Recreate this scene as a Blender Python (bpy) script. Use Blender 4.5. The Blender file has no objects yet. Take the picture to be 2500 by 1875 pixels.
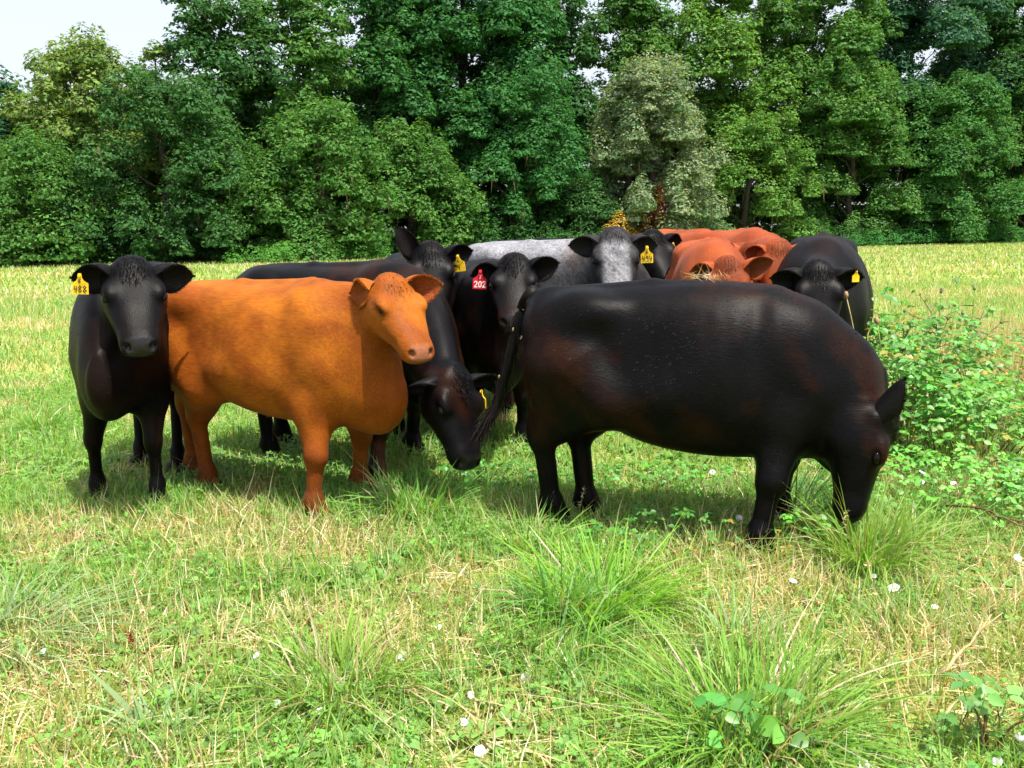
import bpy, math, random
import numpy as np
from mathutils import Matrix, Vector
rnd = random.Random(7)
RNG = np.random.default_rng(7)
C = bpy.context.scene
COL = C.collection
DEV_COWS_ONLY = False

# ------------------------------------------------------------------ camera, light, exposure
CAM_H, FPX, PW, PH = 1.5, 2222.0, 2500.0, 1875.0
PITCH, ROLL = math.radians(9.6), math.radians(0.7)
_R = np.array([1.0, 0, 0]); _F = np.array([0, math.cos(PITCH), -math.sin(PITCH)]); _U = np.cross(_R, _F)
CR = math.cos(ROLL)*_R - math.sin(ROLL)*_U
CU = math.cos(ROLL)*_U + math.sin(ROLL)*_R
CF = _F
CP = np.array([0.0, 0.0, CAM_H])
cam_d = bpy.data.cameras.new('camera'); cam = bpy.data.objects.new('camera', cam_d); COL.objects.link(cam)
cam.matrix_world = Matrix(((CR[0], CU[0], -CF[0], CP[0]), (CR[1], CU[1], -CF[1], CP[1]), (CR[2], CU[2], -CF[2], CP[2]), (0, 0, 0, 1)))
cam_d.sensor_width = 36.0; cam_d.lens = FPX/PW*36.0; cam_d.clip_start = 0.05; cam_d.clip_end = 2000
C.camera = cam
SUN_EL, SUN_AZ = math.radians(69), math.radians(138)      # azimuth clockwise from +Y (the view direction)
world = bpy.data.worlds.new('World'); C.world = world; world.use_nodes = True
wn = world.node_tree; wn.nodes.clear()
sky = wn.nodes.new('ShaderNodeTexSky'); sky.sky_type = 'NISHITA'; sky.sun_disc = False
sky.sun_elevation = SUN_EL; sky.sun_rotation = SUN_AZ; sky.air_density = 1.0; sky.dust_density = 4.5; sky.ozone_density = 1.0
bg = wn.nodes.new('ShaderNodeBackground'); bg.inputs['Strength'].default_value = 0.125
wo = wn.nodes.new('ShaderNodeOutputWorld')
veil = wn.nodes.new('ShaderNodeMix'); veil.data_type = 'RGBA'; veil.inputs[0].default_value = 0.5; veil.inputs[7].default_value = (5.2, 5.3, 5.5, 1)
wn.links.new(sky.outputs[0], veil.inputs[6]); wn.links.new(veil.outputs[2], bg.inputs['Color']); wn.links.new(bg.outputs[0], wo.inputs['Surface'])
sun_d = bpy.data.lights.new('sun', 'SUN'); sun_d.energy = 4.2; sun_d.angle = math.radians(0.6); sun_d.color = (1.0, 0.95, 0.86)
sun = bpy.data.objects.new('sun', sun_d); COL.objects.link(sun)
SUN_V = Vector((math.cos(SUN_EL)*math.sin(SUN_AZ), math.cos(SUN_EL)*math.cos(SUN_AZ), math.sin(SUN_EL)))
sun.rotation_euler = SUN_V.to_track_quat('Z', 'Y').to_euler(); sun.location = (5, -5, 20)
C.view_settings.view_transform = 'Standard'; C.view_settings.look = 'None'
C.view_settings.exposure = 1.05; C.view_settings.gamma = 1.0; C.view_settings.use_curve_mapping = False
C.render.engine = 'CYCLES'
C.cycles.use_denoising = True; C.cycles.max_bounces = 6; C.cycles.diffuse_bounces = 3; C.cycles.glossy_bounces = 2
C.cycles.transmission_bounces = 4; C.cycles.use_adaptive_sampling = True; C.cycles.adaptive_threshold = 0.02
C.cycles.caustics_reflective = False; C.cycles.caustics_refractive = False; C.cycles.sample_clamp_indirect = 6.0

def ground_pt(u, v, z=0.0):
    d = CR*(u-PW/2)/FPX - CU*(v-PH/2)/FPX + CF
    t = (z-CP[2])/d[2]
    return CP + d*t
def pt_at(u, v, y):
    d = CR*(u-PW/2)/FPX - CU*(v-PH/2)/FPX + CF
    return CP + d*(y/d[1])
def to_px(P):
    q = np.asarray(P, float)-CP
    w = q@CF
    return PW/2+(q@CR)/w*FPX, PH/2-(q@CU)/w*FPX, w

# ------------------------------------------------------------------ helpers
def smooth01(t):
    t = np.clip(t, 0, 1); return t*t*(3-2*t)
def mesh_np(name, V, F, cols=None, smooth=True, alpha=None):
    """V (n,3); F list of int arrays, each (m,3) or (m,4)"""
    me = bpy.data.meshes.new(name)
    if not isinstance(F, (list, tuple)): F = [F]
    F = [np.asarray(f, np.int32) for f in F if len(f)]
    V = np.asarray(V, np.float32)
    me.vertices.add(len(V)); me.vertices.foreach_set('co', V.ravel())
    loops = np.concatenate([f.ravel() for f in F])
    tot = np.concatenate([np.full(len(f), f.shape[1], np.int32) for f in F])
    start = np.concatenate([[0], np.cumsum(tot)[:-1]]).astype(np.int32)
    me.loops.add(len(loops)); me.loops.foreach_set('vertex_index', loops)
    me.polygons.add(len(tot)); me.polygons.foreach_set('loop_start', start); me.polygons.foreach_set('loop_total', tot)
    if smooth: me.polygons.foreach_set('use_smooth', np.ones(len(tot), bool))
    if cols is not None:
        a = me.color_attributes.new('tint', 'FLOAT_COLOR', 'POINT')
        c4 = np.ones((len(V), 4), np.float32); c4[:, :3] = cols
        if alpha is not None: c4[:, 3] = alpha
        a.data.foreach_set('color', c4.ravel())
    me.update(calc_edges=True); me.validate()
    return me
def obj(name, me, m=None, parent=None, loc=None):
    o = bpy.data.objects.new(name, me); COL.objects.link(o)
    if m is not None and hasattr(me, 'materials') and not len(me.materials): me.materials.append(m)
    if parent is not None: o.parent = parent
    if loc is not None: o.location = loc
    return o
def tag(o, label=None, cat=None, group=None, kind=None):
    if label: o['label'] = label
    if cat: o['category'] = cat
    if group: o['group'] = group
    if kind: o['kind'] = kind
    return o
def empty(name, loc, rz=0.0):
    o = bpy.data.objects.new(name, None); COL.objects.link(o); o.location = loc; o.rotation_euler = (0, 0, rz); o.empty_display_size = 0.2
    return o

class Noise:
    def __init__(self, seed, n=64):
        self.g = np.random.default_rng(seed).random((n, n)); self.n = n
    def v(self, x, y):
        x = np.asarray(x, float); y = np.asarray(y, float)
        xi = np.floor(x).astype(int); yi = np.floor(y).astype(int)
        fx = x-xi; fy = y-yi; fx = fx*fx*(3-2*fx); fy = fy*fy*(3-2*fy); n = self.n; g = self.g
        a = g[xi % n, yi % n]; b = g[(xi+1) % n, yi % n]; c = g[xi % n, (yi+1) % n]; d = g[(xi+1) % n, (yi+1) % n]
        return (a*(1-fx)+b*fx)*(1-fy)+(c*(1-fx)+d*fx)*fy
    def fbm(self, x, y, o=4):
        s = 0; a = 0.5; t = 0
        for k in range(o):
            s = s+a*self.v(x*2**k+17.3*k, y*2**k+5.1*k); t += a; a *= 0.5
        return s/t
NZ = Noise(3); NZ2 = Noise(11); NZ3 = Noise(29)

# ------------------------------------------------------------------ materials
def new_mat(name):
    m = bpy.data.materials.new(name); m.use_nodes = True
    nt = m.node_tree; nt.nodes.clear()
    out = nt.nodes.new('ShaderNodeOutputMaterial')
    return m, nt, out
def N(nt, t, **kw):
    n = nt.nodes.new(t)
    for k, v in kw.items():
        if k in n.inputs: n.inputs[k].default_value = v
        else: setattr(n, k, v)
    return n
def leaf_mat(name, gain=1.0, transl=0.45, rough=0.5, spec=0.35, hue=(1, 1, 1)):
    m, nt, out = new_mat(name)
    at = N(nt, 'ShaderNodeAttribute', attribute_name='tint')
    mul = N(nt, 'ShaderNodeMix', data_type='RGBA', blend_type='MULTIPLY'); mul.inputs[0].default_value = 1
    mul.inputs[7].default_value = (gain*hue[0], gain*hue[1], gain*hue[2], 1)
    nt.links.new(at.outputs['Color'], mul.inputs[6])
    p = N(nt, 'ShaderNodeBsdfPrincipled', Roughness=rough); p.inputs['Specular IOR Level'].default_value = spec
    nt.links.new(mul.outputs[2], p.inputs['Base Color'])
    tr = N(nt, 'ShaderNodeBsdfTranslucent')
    tm = N(nt, 'ShaderNodeMix', data_type='RGBA', blend_type='MULTIPLY'); tm.inputs[0].default_value = 1; tm.inputs[7].default_value = (1.15, 1.1, 0.5, 1)
    nt.links.new(mul.outputs[2], tm.inputs[6]); nt.links.new(tm.outputs[2], tr.inputs['Color'])
    mx = N(nt, 'ShaderNodeMixShader'); mx.inputs[0].default_value = transl
    nt.links.new(p.outputs[0], mx.inputs[1]); nt.links.new(tr.outputs[0], mx.inputs[2])
    nt.links.new(mx.outputs[0], out.inputs['Surface'])
    return m
def plain_mat(name, col, rough=0.6, spec=0.4, noise=None, bump=0.0):
    m, nt, out = new_mat(name)
    p = N(nt, 'ShaderNodeBsdfPrincipled', Roughness=rough); p.inputs['Specular IOR Level'].default_value = spec
    p.inputs['Base Color'].default_value = (*col, 1)
    if noise:
        tc = N(nt, 'ShaderNodeTexCoord'); nz = N(nt, 'ShaderNodeTexNoise', Scale=noise[0], Detail=5.0)
        nt.links.new(tc.outputs['Object'], nz.inputs['Vector'])
        rp = N(nt, 'ShaderNodeValToRGB'); rp.color_ramp.elements[0].position = 0.3; rp.color_ramp.elements[1].position = 0.7
        rp.color_ramp.elements[0].color = (*col, 1); rp.color_ramp.elements[1].color = (*noise[1], 1)
        nt.links.new(nz.outputs['Fac'], rp.inputs['Fac']); nt.links.new(rp.outputs['Color'], p.inputs['Base Color'])
        if bump:
            b = N(nt, 'ShaderNodeBump', Strength=bump, Distance=0.02); nt.links.new(nz.outputs['Fac'], b.inputs['Height']); nt.links.new(b.outputs[0], p.inputs['Normal'])
    nt.links.new(p.outputs[0], out.inputs['Surface'])
    return m
def hide_mat(name, rough, spec, sheen=0.0, bump=0.25, var=(.62, 1.35), scale=(16, 150, 85)):
    m, nt, out = new_mat(name)
    at = N(nt, 'ShaderNodeAttribute', attribute_name='tint')
    tc = N(nt, 'ShaderNodeTexCoord')
    mp = N(nt, 'ShaderNodeMapping'); mp.inputs['Scale'].default_value = scale; mp.inputs['Rotation'].default_value = (0, math.radians(35), 0)
    nt.links.new(tc.outputs['Object'], mp.inputs['Vector'])
    nz = N(nt, 'ShaderNodeTexNoise', Scale=1.0, Detail=4.0, Roughness=0.65); nt.links.new(mp.outputs[0], nz.inputs['Vector'])
    n2 = N(nt, 'ShaderNodeTexNoise', Scale=9.0, Detail=4.0); nt.links.new(tc.outputs['Object'], n2.inputs['Vector'])
    mr = N(nt, 'ShaderNodeMapRange'); mr.inputs[1].default_value = 0.25; mr.inputs[2].default_value = 0.75; mr.inputs[3].default_value = var[0]; mr.inputs[4].default_value = var[1]
    nt.links.new(nz.outputs['Fac'], mr.inputs[0])
    mr2 = N(nt, 'ShaderNodeMapRange'); mr2.inputs[1].default_value = 0.3; mr2.inputs[2].default_value = 0.7; mr2.inputs[3].default_value = 0.85; mr2.inputs[4].default_value = 1.15
    nt.links.new(n2.outputs['Fac'], mr2.inputs[0])
    mm = N(nt, 'ShaderNodeMath', operation='MULTIPLY'); nt.links.new(mr.outputs[0], mm.inputs[0]); nt.links.new(mr2.outputs[0], mm.inputs[1])
    vm = N(nt, 'ShaderNodeVectorMath', operation='SCALE'); nt.links.new(at.outputs['Color'], vm.inputs[0]); nt.links.new(mm.outputs[0], vm.inputs['Scale'])
    p = N(nt, 'ShaderNodeBsdfPrincipled', Roughness=rough); p.inputs['Specular IOR Level'].default_value = spec
    p.inputs['Sheen Weight'].default_value = sheen; p.inputs['Sheen Roughness'].default_value = 0.4
    nt.links.new(vm.outputs[0], p.inputs['Base Color'])
    rr = N(nt, 'ShaderNodeMapRange'); rr.inputs[3].default_value = rough-0.08; rr.inputs[4].default_value = rough+0.15
    nt.links.new(n2.outputs['Fac'], rr.inputs[0])
    wet = N(nt, 'ShaderNodeMix', data_type='FLOAT'); wet.inputs[2].default_value = 0.28; nt.links.new(at.outputs['Alpha'], wet.inputs[0]); nt.links.new(rr.outputs[0], wet.inputs[3]); nt.links.new(wet.outputs[0], p.inputs['Roughness'])
    ws = N(nt, 'ShaderNodeMix', data_type='FLOAT'); ws.inputs[2].default_value = 0.3; ws.inputs[3].default_value = spec; nt.links.new(at.outputs['Alpha'], ws.inputs[0]); nt.links.new(ws.outputs[0], p.inputs['Specular IOR Level'])
    b = N(nt, 'ShaderNodeBump', Strength=bump, Distance=0.006); nt.links.new(nz.outputs['Fac'], b.inputs['Height']); nt.links.new(b.outputs[0], p.inputs['Normal'])
    nt.links.new(p.outputs[0], out.inputs['Surface'])
    return m
def hair_mat(name, rough=0.45, spec=0.08):
    m, nt, out = new_mat(name)
    at = N(nt, 'ShaderNodeAttribute', attribute_name='tint')
    p = N(nt, 'ShaderNodeBsdfPrincipled', Roughness=rough); p.inputs['Specular IOR Level'].default_value = spec
    nt.links.new(at.outputs['Color'], p.inputs['Base Color']); nt.links.new(p.outputs[0], out.inputs['Surface'])
    return m
M_HIDE = {'black': hide_mat('black_hide', 0.40, 0.08, var=(.6, 1.4), bump=.30), 'red': hide_mat('red_hide', 0.6, 0.12, 0.03, bump=.15, var=(.66, 1.28)), 'roan': hide_mat('roan_hide', 0.6, 0.2, var=(.35, 1.7), scale=(70, 90, 80))}
M_HAIR = hair_mat('coat_hair')
M_EYE = plain_mat('eye_dark', (0.004, 0.003, 0.0025), 0.12, 0.16)
M_HOOF = plain_mat('hoof_horn', (0.016, 0.013, 0.011), 0.6, 0.2, (30, (0.045, 0.036, 0.028)), 0.2)
M_NOSE_B = plain_mat('wet_black_nose', (0.012, 0.010, 0.011), 0.22, 0.6, (160, (0.02, 0.017, 0.018)), 0.3)
M_TAG_Y = plain_mat('yellow_tag_plastic', (0.80, 0.50, 0.015), 0.45, 0.4)
M_TAG_R = plain_mat('red_tag_plastic', (0.62, 0.012, 0.03), 0.45, 0.4)
M_INK_B = plain_mat('black_marker_ink', (0.02, 0.018, 0.015), 0.6, 0.2)
M_INK_W = plain_mat('white_marker_ink', (0.85, 0.78, 0.75), 0.6, 0.2)

# ------------------------------------------------------------------ implicit cattle
def smin(a, b, k):
    h = np.clip(0.5+0.5*(b-a)/k, 0, 1); return b*(1-h)+a*h-k*h*(1-h)
def smax(a, b, k): return -smin(-a, -b, k)
def sd_cone(P, a, b, ra, rb, fy=1.0):
    a = np.asarray(a, float); b = np.asarray(b, float); ba = b-a
    q = P-a; t = np.clip(q@ba/(ba@ba), 0, 1)
    q = q-t[:, None]*ba
    if fy != 1.0: q = q*np.array([1, fy, 1])
    return np.sqrt((q*q).sum(1))-(ra+(rb-ra)*t)
def sd_ell(P, c, r, rot=None):
    q = P-np.asarray(c, float)
    if rot is not None: q = q@rot
    r = np.asarray(r, float)
    k0 = np.sqrt(((q/r)**2).sum(1)); k1 = np.sqrt(((q/(r*r))**2).sum(1))+1e-9
    return k0*(k0-1)/k1
def roty(a):
    c, s = math.cos(a), math.sin(a); return np.array([[c, 0, s], [0, 1, 0], [-s, 0, c]])
class Curve:
    """smooth interpolation of control values (Catmull-Rom, sampled)"""
    def __init__(self, xs, ys):
        xs = np.asarray(xs, float); ys = np.asarray(ys, float)
        X = np.linspace(xs[0], xs[-1], 240); m = np.gradient(ys, xs)
        i = np.clip(np.searchsorted(xs, X)-1, 0, len(xs)-2); h = xs[i+1]-xs[i]; t = (X-xs[i])/h
        Y = (2*t**3-3*t**2+1)*ys[i]+(t**3-2*t**2+t)*h*m[i]+(-2*t**3+3*t**2)*ys[i+1]+(t**3-t**2)*h*m[i+1]
        self.X, self.Y = X, Y
    def __call__(self, x): return np.interp(x, self.X, self.Y)
def sd_profile(P, top, bot, wid, x0, x1, p=2.3, egg=0.15):
    x = np.clip(P[:, 0], x0, x1); dx = np.abs(P[:, 0]-x)
    t = top(x); b = bot(x); w = wid(x); h = (t-b)/2; zc = (t+b)/2
    tt = np.clip((P[:, 2]-zc)/h, -1.2, 1.2)
    we = w*(1-egg*tt)
    r = (np.abs(P[:, 1]/we)**p+np.abs((P[:, 2]-zc)/h)**p)**(1/p)
    d = (r-1)*np.minimum(w, h)
    return np.where(dx > 0, np.sqrt(np.maximum(d, 0)**2+dx**2)+np.minimum(d, 0)*0, d)
def sd_sweep(P, C_, T_, S_, U_, w_, h_):
    """elliptic tube along a dense curve C_ (tangent T_, side axis S_, up axis U_), half width w_, half height h_"""
    out = np.full(len(P), 1.0)
    lo = C_.min(0)-.55; hi = C_.max(0)+.55
    near = np.where(((P > lo) & (P < hi)).all(1))[0]
    if not len(near): return out
    Q = P[near]; n = len(C_)
    k = np.arange(0, n, 8); d2 = ((Q[:, None, :]-C_[k][None])**2).sum(2); c = k[d2.argmin(1)]
    b2 = np.full(len(Q), 1e9); bi = c.copy()
    for o in range(-8, 9, 2):
        ii = np.clip(c+o, 0, n-1); e = ((Q-C_[ii])**2).sum(1); m = e < b2; b2 = np.where(m, e, b2); bi = np.where(m, ii, bi)
    stp = np.linalg.norm(C_[1]-C_[0])
    f = bi.astype(float)
    for _ in range(3):
        i0 = np.minimum(f.astype(int), n-2); t = (f-i0)[:, None]
        q = Q-(C_[i0]*(1-t)+C_[i0+1]*t); f = np.clip(f+.7*(q*(T_[i0]*(1-t)+T_[i0+1]*t)).sum(1)/stp, 0, n-1)
    i0 = np.minimum(f.astype(int), n-2); t = (f-i0)[:, None]
    L = lambda A: A[i0]*(1-t)+A[i0+1]*t
    q = Q-L(C_); Sx = L(S_); Ux = L(U_); w = (w_[i0]*(1-t[:, 0])+w_[i0+1]*t[:, 0]); h = (h_[i0]*(1-t[:, 0])+h_[i0+1]*t[:, 0])
    y = (q*Sx).sum(1); z = (q*Ux).sum(1); x2 = np.maximum((q*q).sum(1)-y*y-z*z, 0); mn = np.minimum(w, h)
    out[near] = (np.sqrt((y/w)**2+(z/h)**2+x2/(mn*mn))-1)*mn
    return out

TX = [-.83, -.80, -.72, -.60, -.45, -.25, 0, .25, .45, .60, .72, .82, .88]
T_TOP = np.array([1.03, 1.14, 1.235, 1.275, 1.290, 1.288, 1.280, 1.285, 1.30, 1.25, 1.14, 1.0, .88])
T_BOT = np.array([.92, .82, .74, .69, .635, .56, .49, .465, .46, .46, .49, .57, .70])
T_W = np.array([.05, .15, .205, .245, .275, .315, .34, .32, .265, .225, .185, .125, .04])
HX = [-.07, -.03, 0, .06, .12, .18, .25, .32, .38, .43, .47, .50, .515]
H_TOP = Curve(HX, [-.02, .045, .07, .082, .080, .068, .052, .040, .033, .029, .016, -.012, -.036])
H_BOT = Curve(HX, [-.10, -.13, -.155, -.188, -.195, -.180, -.155, -.133, -.120, -.117, -.104, -.078, -.050])
H_W = Curve(HX, [.085, .116, .130, .145, .149, .142, .125, .108, .094, .087, .082, .066, .030])

class Cow:
    def __init__(s, origin, heading, scale=1.0, feet=None, poll=None, muzzle=None, roll=0.0, depth=0.0, girth=1.0, topdz=0.0, neck_up=0.0, steer=False, head_scale=1.0, neckw=1.0, brisket=0.0, legk=1.0, wy=1.0, fdz=0.0, bot=None, side=None):
        s.wy = wy; s.fdz = fdz
        s.brisket = brisket; s.legk = legk
        s.o = np.array([origin[0], origin[1], 0.0]); s.h = heading; s.k = scale
        c, sn = math.cos(heading), math.sin(heading)
        s.Rw = np.array([[c, -sn, 0], [sn, c, 0], [0, 0, 1]])
        s.steer = steer; s.hs = head_scale; s.neckw = neckw
        s.top = Curve(TX, T_TOP+topdz); s.bot = Curve(TX, (T_BOT if bot is None else np.array(bot))-depth*np.array([0, .3, .7, 1, 1, 1, 1, 1, 1, 1, .9, .6, .2])); s.w = Curve(TX, T_W*girth)
        F = {'FL': (.46, .19), 'FR': (.46, -.19), 'RL': (-.66, .19), 'RR': (-.66, -.19)}
        for k, v in (feet or {}).items():
            q = s.to_l((v[0], v[1], 0)); F[k] = (q[0], q[1])
        s.F = F
        s.poll = s.to_l(poll); s.muz = s.to_l(muzzle)
        ax = s.muz-s.poll; L = np.linalg.norm(ax); ax /= L
        side_ = side; side = np.cross([0, 0, 1.0], ax)
        if side_ is not None: side = s.Rw.T@np.array(side_, float)
        side -= ax*(side@ax); side /= np.linalg.norm(side)
        up = np.cross(ax, side)
        cr, sr = math.cos(roll), math.sin(roll)
        s.HX, s.HY, s.HZ = ax, cr*side+sr*up, cr*up-sr*side
        s.HM = np.stack([s.HX, s.HY, s.HZ], 1)
        s.build_neck(neck_up)
    def to_l(s, p): return (s.Rw.T@(np.asarray(p, float)-s.o))/s.k
    def to_w(s, p): return (np.asarray(p, float)*s.k)@s.Rw.T+s.o
    def head_l(s, P): return ((P-s.poll)@s.HM)/(s.hs*np.array([.93, 1, 1]))
    def head_w(s, q): return s.poll+s.HM@(np.asarray(q, float)*s.hs*np.array([.93, 1, 1]))      # head-local -> cow-local
    def build_neck(s, neck_up):
        b0 = np.array([.42, 0, .92+s.fdz]); b3 = s.head_w((.02, 0, -.06))
        d = b3-b0; ln = np.linalg.norm(d)
        b1 = b0+np.array([.8, 0, .12+neck_up])*ln*.38
        b2 = b3-(s.HX*.25+np.array([d[0], d[1], d[2]])/ln*.75)*ln*.33
        n = 97; t = np.linspace(0, 1, n)[:, None]
        c = (1-t)**3*b0+3*(1-t)**2*t*b1+3*(1-t)*t*t*b2+t**3*b3
        ar = np.concatenate([[0], np.cumsum(np.linalg.norm(np.diff(c, axis=0), axis=1))]); uu = np.linspace(0, ar[-1], n)
        c = np.stack([np.interp(uu, ar, c[:, a]) for a in range(3)], 1)
        tan = np.gradient(c, axis=0); tan /= np.linalg.norm(tan, axis=1)[:, None]
        side = np.array([0, 1.0, 0])*(1-t)+s.HY*t
        side = side-tan*(side*tan).sum(1)[:, None]; side /= np.linalg.norm(side, axis=1)[:, None]
        up = np.cross(tan, side)
        t = t[:, 0]
        s.nk = (c, tan, side, up, Curve([0, .35, .7, 1], [.22, .175, .135, .108])(t)*s.neckw, Curve([0, .35, .7, 1], [.34, .27, .20, .135])(t)*s.neckw)
    def sdf(s, P0):
        P = P0.copy(); P[:, 1] /= s.wy
        d = sd_profile(P, s.top, s.bot, s.w, -.83, .88)
        ab = np.abs(P[:, 1]); Q = P.copy(); Q[:, 1] = ab
        rz = s.top(-.5)-1.29
        d = smin(d, sd_ell(Q, (-.56, .135, .93+rz), (.25, .15, .33), roty(.1)), .09)
        d = smin(d, sd_ell(Q, (.47, .125, .90+s.fdz), (.18, .135, .34), roty(-.25)), .09)
        d = smin(d, sd_cone(P, (-.70, 0, s.top(-.70)-.035), (-.2, 0, s.top(-.2)-.030), .035, .035), .05); d = smin(d, sd_cone(P, (-.2, 0, s.top(-.2)-.030), (.38, 0, s.top(.38)-.028), .035, .035), .05)    # spine
        d = smin(d, sd_ell(Q, (-.44, .20, 1.165+rz), (.09, .06, .05)), .14)
        d = smin(d, sd_ell(Q, (-.755, .095, 1.11+rz), (.07, .06, .07)), .12)
        d = smin(d, sd_ell(P, (.76, 0, .62+s.brisket), (.15, .11, .16)), .12)       # brisket
        d = smin(d, sd_ell(P, (-.76, 0, s.top(-.76)-.03), (.07, .05, .05)), .12)       # tail head
        d = smax(d, -sd_ell(Q, (-.27, .41, 1.08+rz), (.17, .065, .12)), .22)   # flank hollow
        d = smin(d, sd_sweep(P0, *s.nk), .10)
        K = s.legk
        for nm, (fx, fy_) in s.F.items():
            fy = fy_/s.wy
            sg = 1 if nm[1] == 'L' else -1
            if nm[0] == 'F': m = (P[:, 2] < 1.15) & (np.abs(P[:, 0]-(.5+fx)/2) < .42+abs(fx-.5)/2) & (P[:, 1]*sg > -.12-max(0, -fy*sg))
            else: m = (P[:, 2] < 1.25) & (np.abs(P[:, 0]-(-.5+fx)/2) < .55+abs(fx+.6)/2) & (P[:, 1]*sg > -.12-max(0, -fy*sg))
            m = np.where(m)[0]
            if not len(m): continue
            p = P[m]
            fe = np.array([fx-.012, fy, .125]); ho = np.array([fx+.025, fy, .05])
            if nm[0] == 'F':
                el = np.array([.445+.15*(fx-.46), sg*.175, .62]); kn = np.array([fx*.80+.20*el[0]+.015, fy*.85+.15*el[1], .375])
                l = sd_cone(p, (.52, sg*.14, .82+s.fdz*.6), el, .135, .122*K)
                l = smin(l, sd_cone(p, el, kn, .120*K, .060*K), .06)
                l = smin(l, sd_ell(p, kn+np.array([.004, 0, 0]), np.array((.061, .058, .078))*K), .03)
                l = smin(l, sd_cone(p, kn, fe, .047*K, .042*K), .03)
                kk = .06
            else:
                st = np.array([-.38+.25*(fx+.66), sg*.205, .705]); hk = np.array([fx-.055, fy*.9+sg*.02, .475])
                l = sd_cone(p, (-.52, sg*.155, .90+rz), st, .18, .125)
                l = smin(l, sd_cone(p, (-.66, sg*.15, .90+rz), (hk[0]+.055, hk[1], hk[2]+.12), .155, .092*K), .10)
                l = smin(l, sd_cone(p, st, (hk[0]+.03, hk[1], hk[2]+.02), .118, .066*K), .10)
                l = smin(l, sd_ell(p, hk+np.array([-.005, 0, 0.01]), np.array((.070, .052, .085))*K), .04)
                l = smin(l, sd_cone(p, hk+np.array([.005, 0, -.02]), fe, .050*K, .043*K), .03)
                l = smin(l, sd_cone(p, hk+np.array([-.048, 0, .05]), hk+np.array([-.01, 0, .24]), .028, .05), .03)
                l = smin(l, sd_cone(p, (-.20, sg*.24, .66), (-.42, sg*.215, .76), .03, .07), .12)      # flank fold
                kk = .05
            l = smin(l, sd_ell(p, fe, np.array((.055, .055, .058))*K), .03)
            l = smin(l, sd_ell(p, fe+np.array([-.05, .022, -.02]), (.02, .014, .022)), .012); l = smin(l, sd_ell(p, fe+np.array([-.05, -.022, -.02]), (.02, .014, .022)), .012)
            l = smin(l, sd_cone(p, fe, ho, .047*K, .058*K), .03)
            d[m] = smin(d[m], l, kk)
        if s.steer:
            d = smin(d, sd_cone(P, (.02, 0, s.bot(0.02)+.03), (-.06, 0, s.bot(-.06)-.035), .05, .022), .05)
        x, z = P[:, 0], P[:, 2]; zm = smooth01((z-.62)/.12)*(1-smooth01((z-1.12)/.14))
        d = d+.007*np.exp(-((x-.27-.18*(z-.9))/.055)**2)*zm*smooth01((ab-.1)/.1)                      # crease behind the shoulder
        d = d-.005*np.exp(-((x-.52-.25*(z-.95))/.08)**2)*smooth01((z-.75)/.1)*smooth01((1.25-z)/.1)    # blade of the shoulder
        d = d+.006*np.exp(-((x+.36+.30*(z-.85))/.06)**2)*smooth01((z-.66)/.1)*(1-smooth01((z-1.0)/.15))   # front of the thigh
        d = d+.004*np.exp(-((x+.67-.10*(z-.8))/.055)**2)*smooth01((z-.55)/.1)*(1-smooth01((z-1.0)/.12))    # hamstring groove
        rb = smooth01((x+.28)/.1)*(1-smooth01((x-.22)/.06))*smooth01((z-.66)/.12)*(1-smooth01((z-1.1)/.1))
        d = d+.0004*rb*(.4+1.2*NZ.v(x*7, z*4))*np.sin((x+.16*(z-.9))*2*np.pi/.088)
        w1 = NZ.v(x*5.1+40, z*5.1+P[:, 1]*2.3+9)+NZ2.v(P[:, 1]*6.0+20, x*4.3+z*5.2+31)-1
        w2 = NZ2.v(x*13+z*5+70, z*4+P[:, 1]*5+19)-.5
        d = d+.007*w1*smooth01((z-.45)/.2)+.0035*w2*smooth01((x-.45)/.2)
        # head
        H = s.head_l(P0); near = ((H[:, 0] > -.35) & (H[:, 0] < .75) & (np.abs(H[:, 1]) < .4) & (np.abs(H[:, 2]+.05) < .45))
        if near.any():
            Hn = H[near]; A = Hn.copy(); A[:, 1] = np.abs(A[:, 1])
            e = sd_profile(Hn, H_TOP, H_BOT, H_W, -.07, .515, 2.35, -.10)
            e = smin(e, sd_ell(Hn, (-.02, 0, .052), (.075, .085, .045)), .06)            # poll knob
            e = smin(e, sd_ell(A, (.150, .112, .050), (.055, .030, .022)), .045)          # brow
            e = smin(e, sd_ell(A, (.09, .095, -.095), (.085, .035, .075)), .05)            # jaw muscle
            e = smin(e, sd_ell(A, (.415, .058, -.050), (.06, .026, .045)), .03)            # lip
            e = smax(e, -sd_ell(A, (.180, .158, .030), (.034, .026, .017)), .014)         # eye socket
            e = smax(e, -sd_ell(A, (.492, .055, -.014), (.034, .016, .019)), .010)        # nostril
            e = smax(e, -sd_cone(A, (.53, .05, -.080), (.34, .095, -.090), .007, .004), .012)  # mouth
            e = smin(e, sd_cone(A, (0.0, .07, .0), (0.0, .115, .0), .045, .026), .035)      # ear base
            d[near] = smin(d[near], e*s.hs, .055)
        return d*s.k
    def mesh(s, h):
        k = s.k; hl = h/k
        pts = [s.poll, s.muz]+[np.array([f[0], f[1], 0]) for f in s.F.values()]
        lo = np.minimum(np.min(pts, 0)-.28, [-.98, -.52, .0]); hi = np.maximum(np.max(pts, 0)+.28, [1.05, .52, 1.45])
        lo[2] = 0.02
        B = 4; nb = np.ceil((hi-lo)/(hl*B)).astype(int); n = nb*B+1
        cen = np.stack(np.meshgrid(*[lo[a]+(np.arange(nb[a])+.5)*hl*B for a in range(3)], indexing='ij'), -1).reshape(-1, 3)
        dc = s.sdf(cen)/k
        G = np.ones(tuple(n), np.float32)
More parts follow.
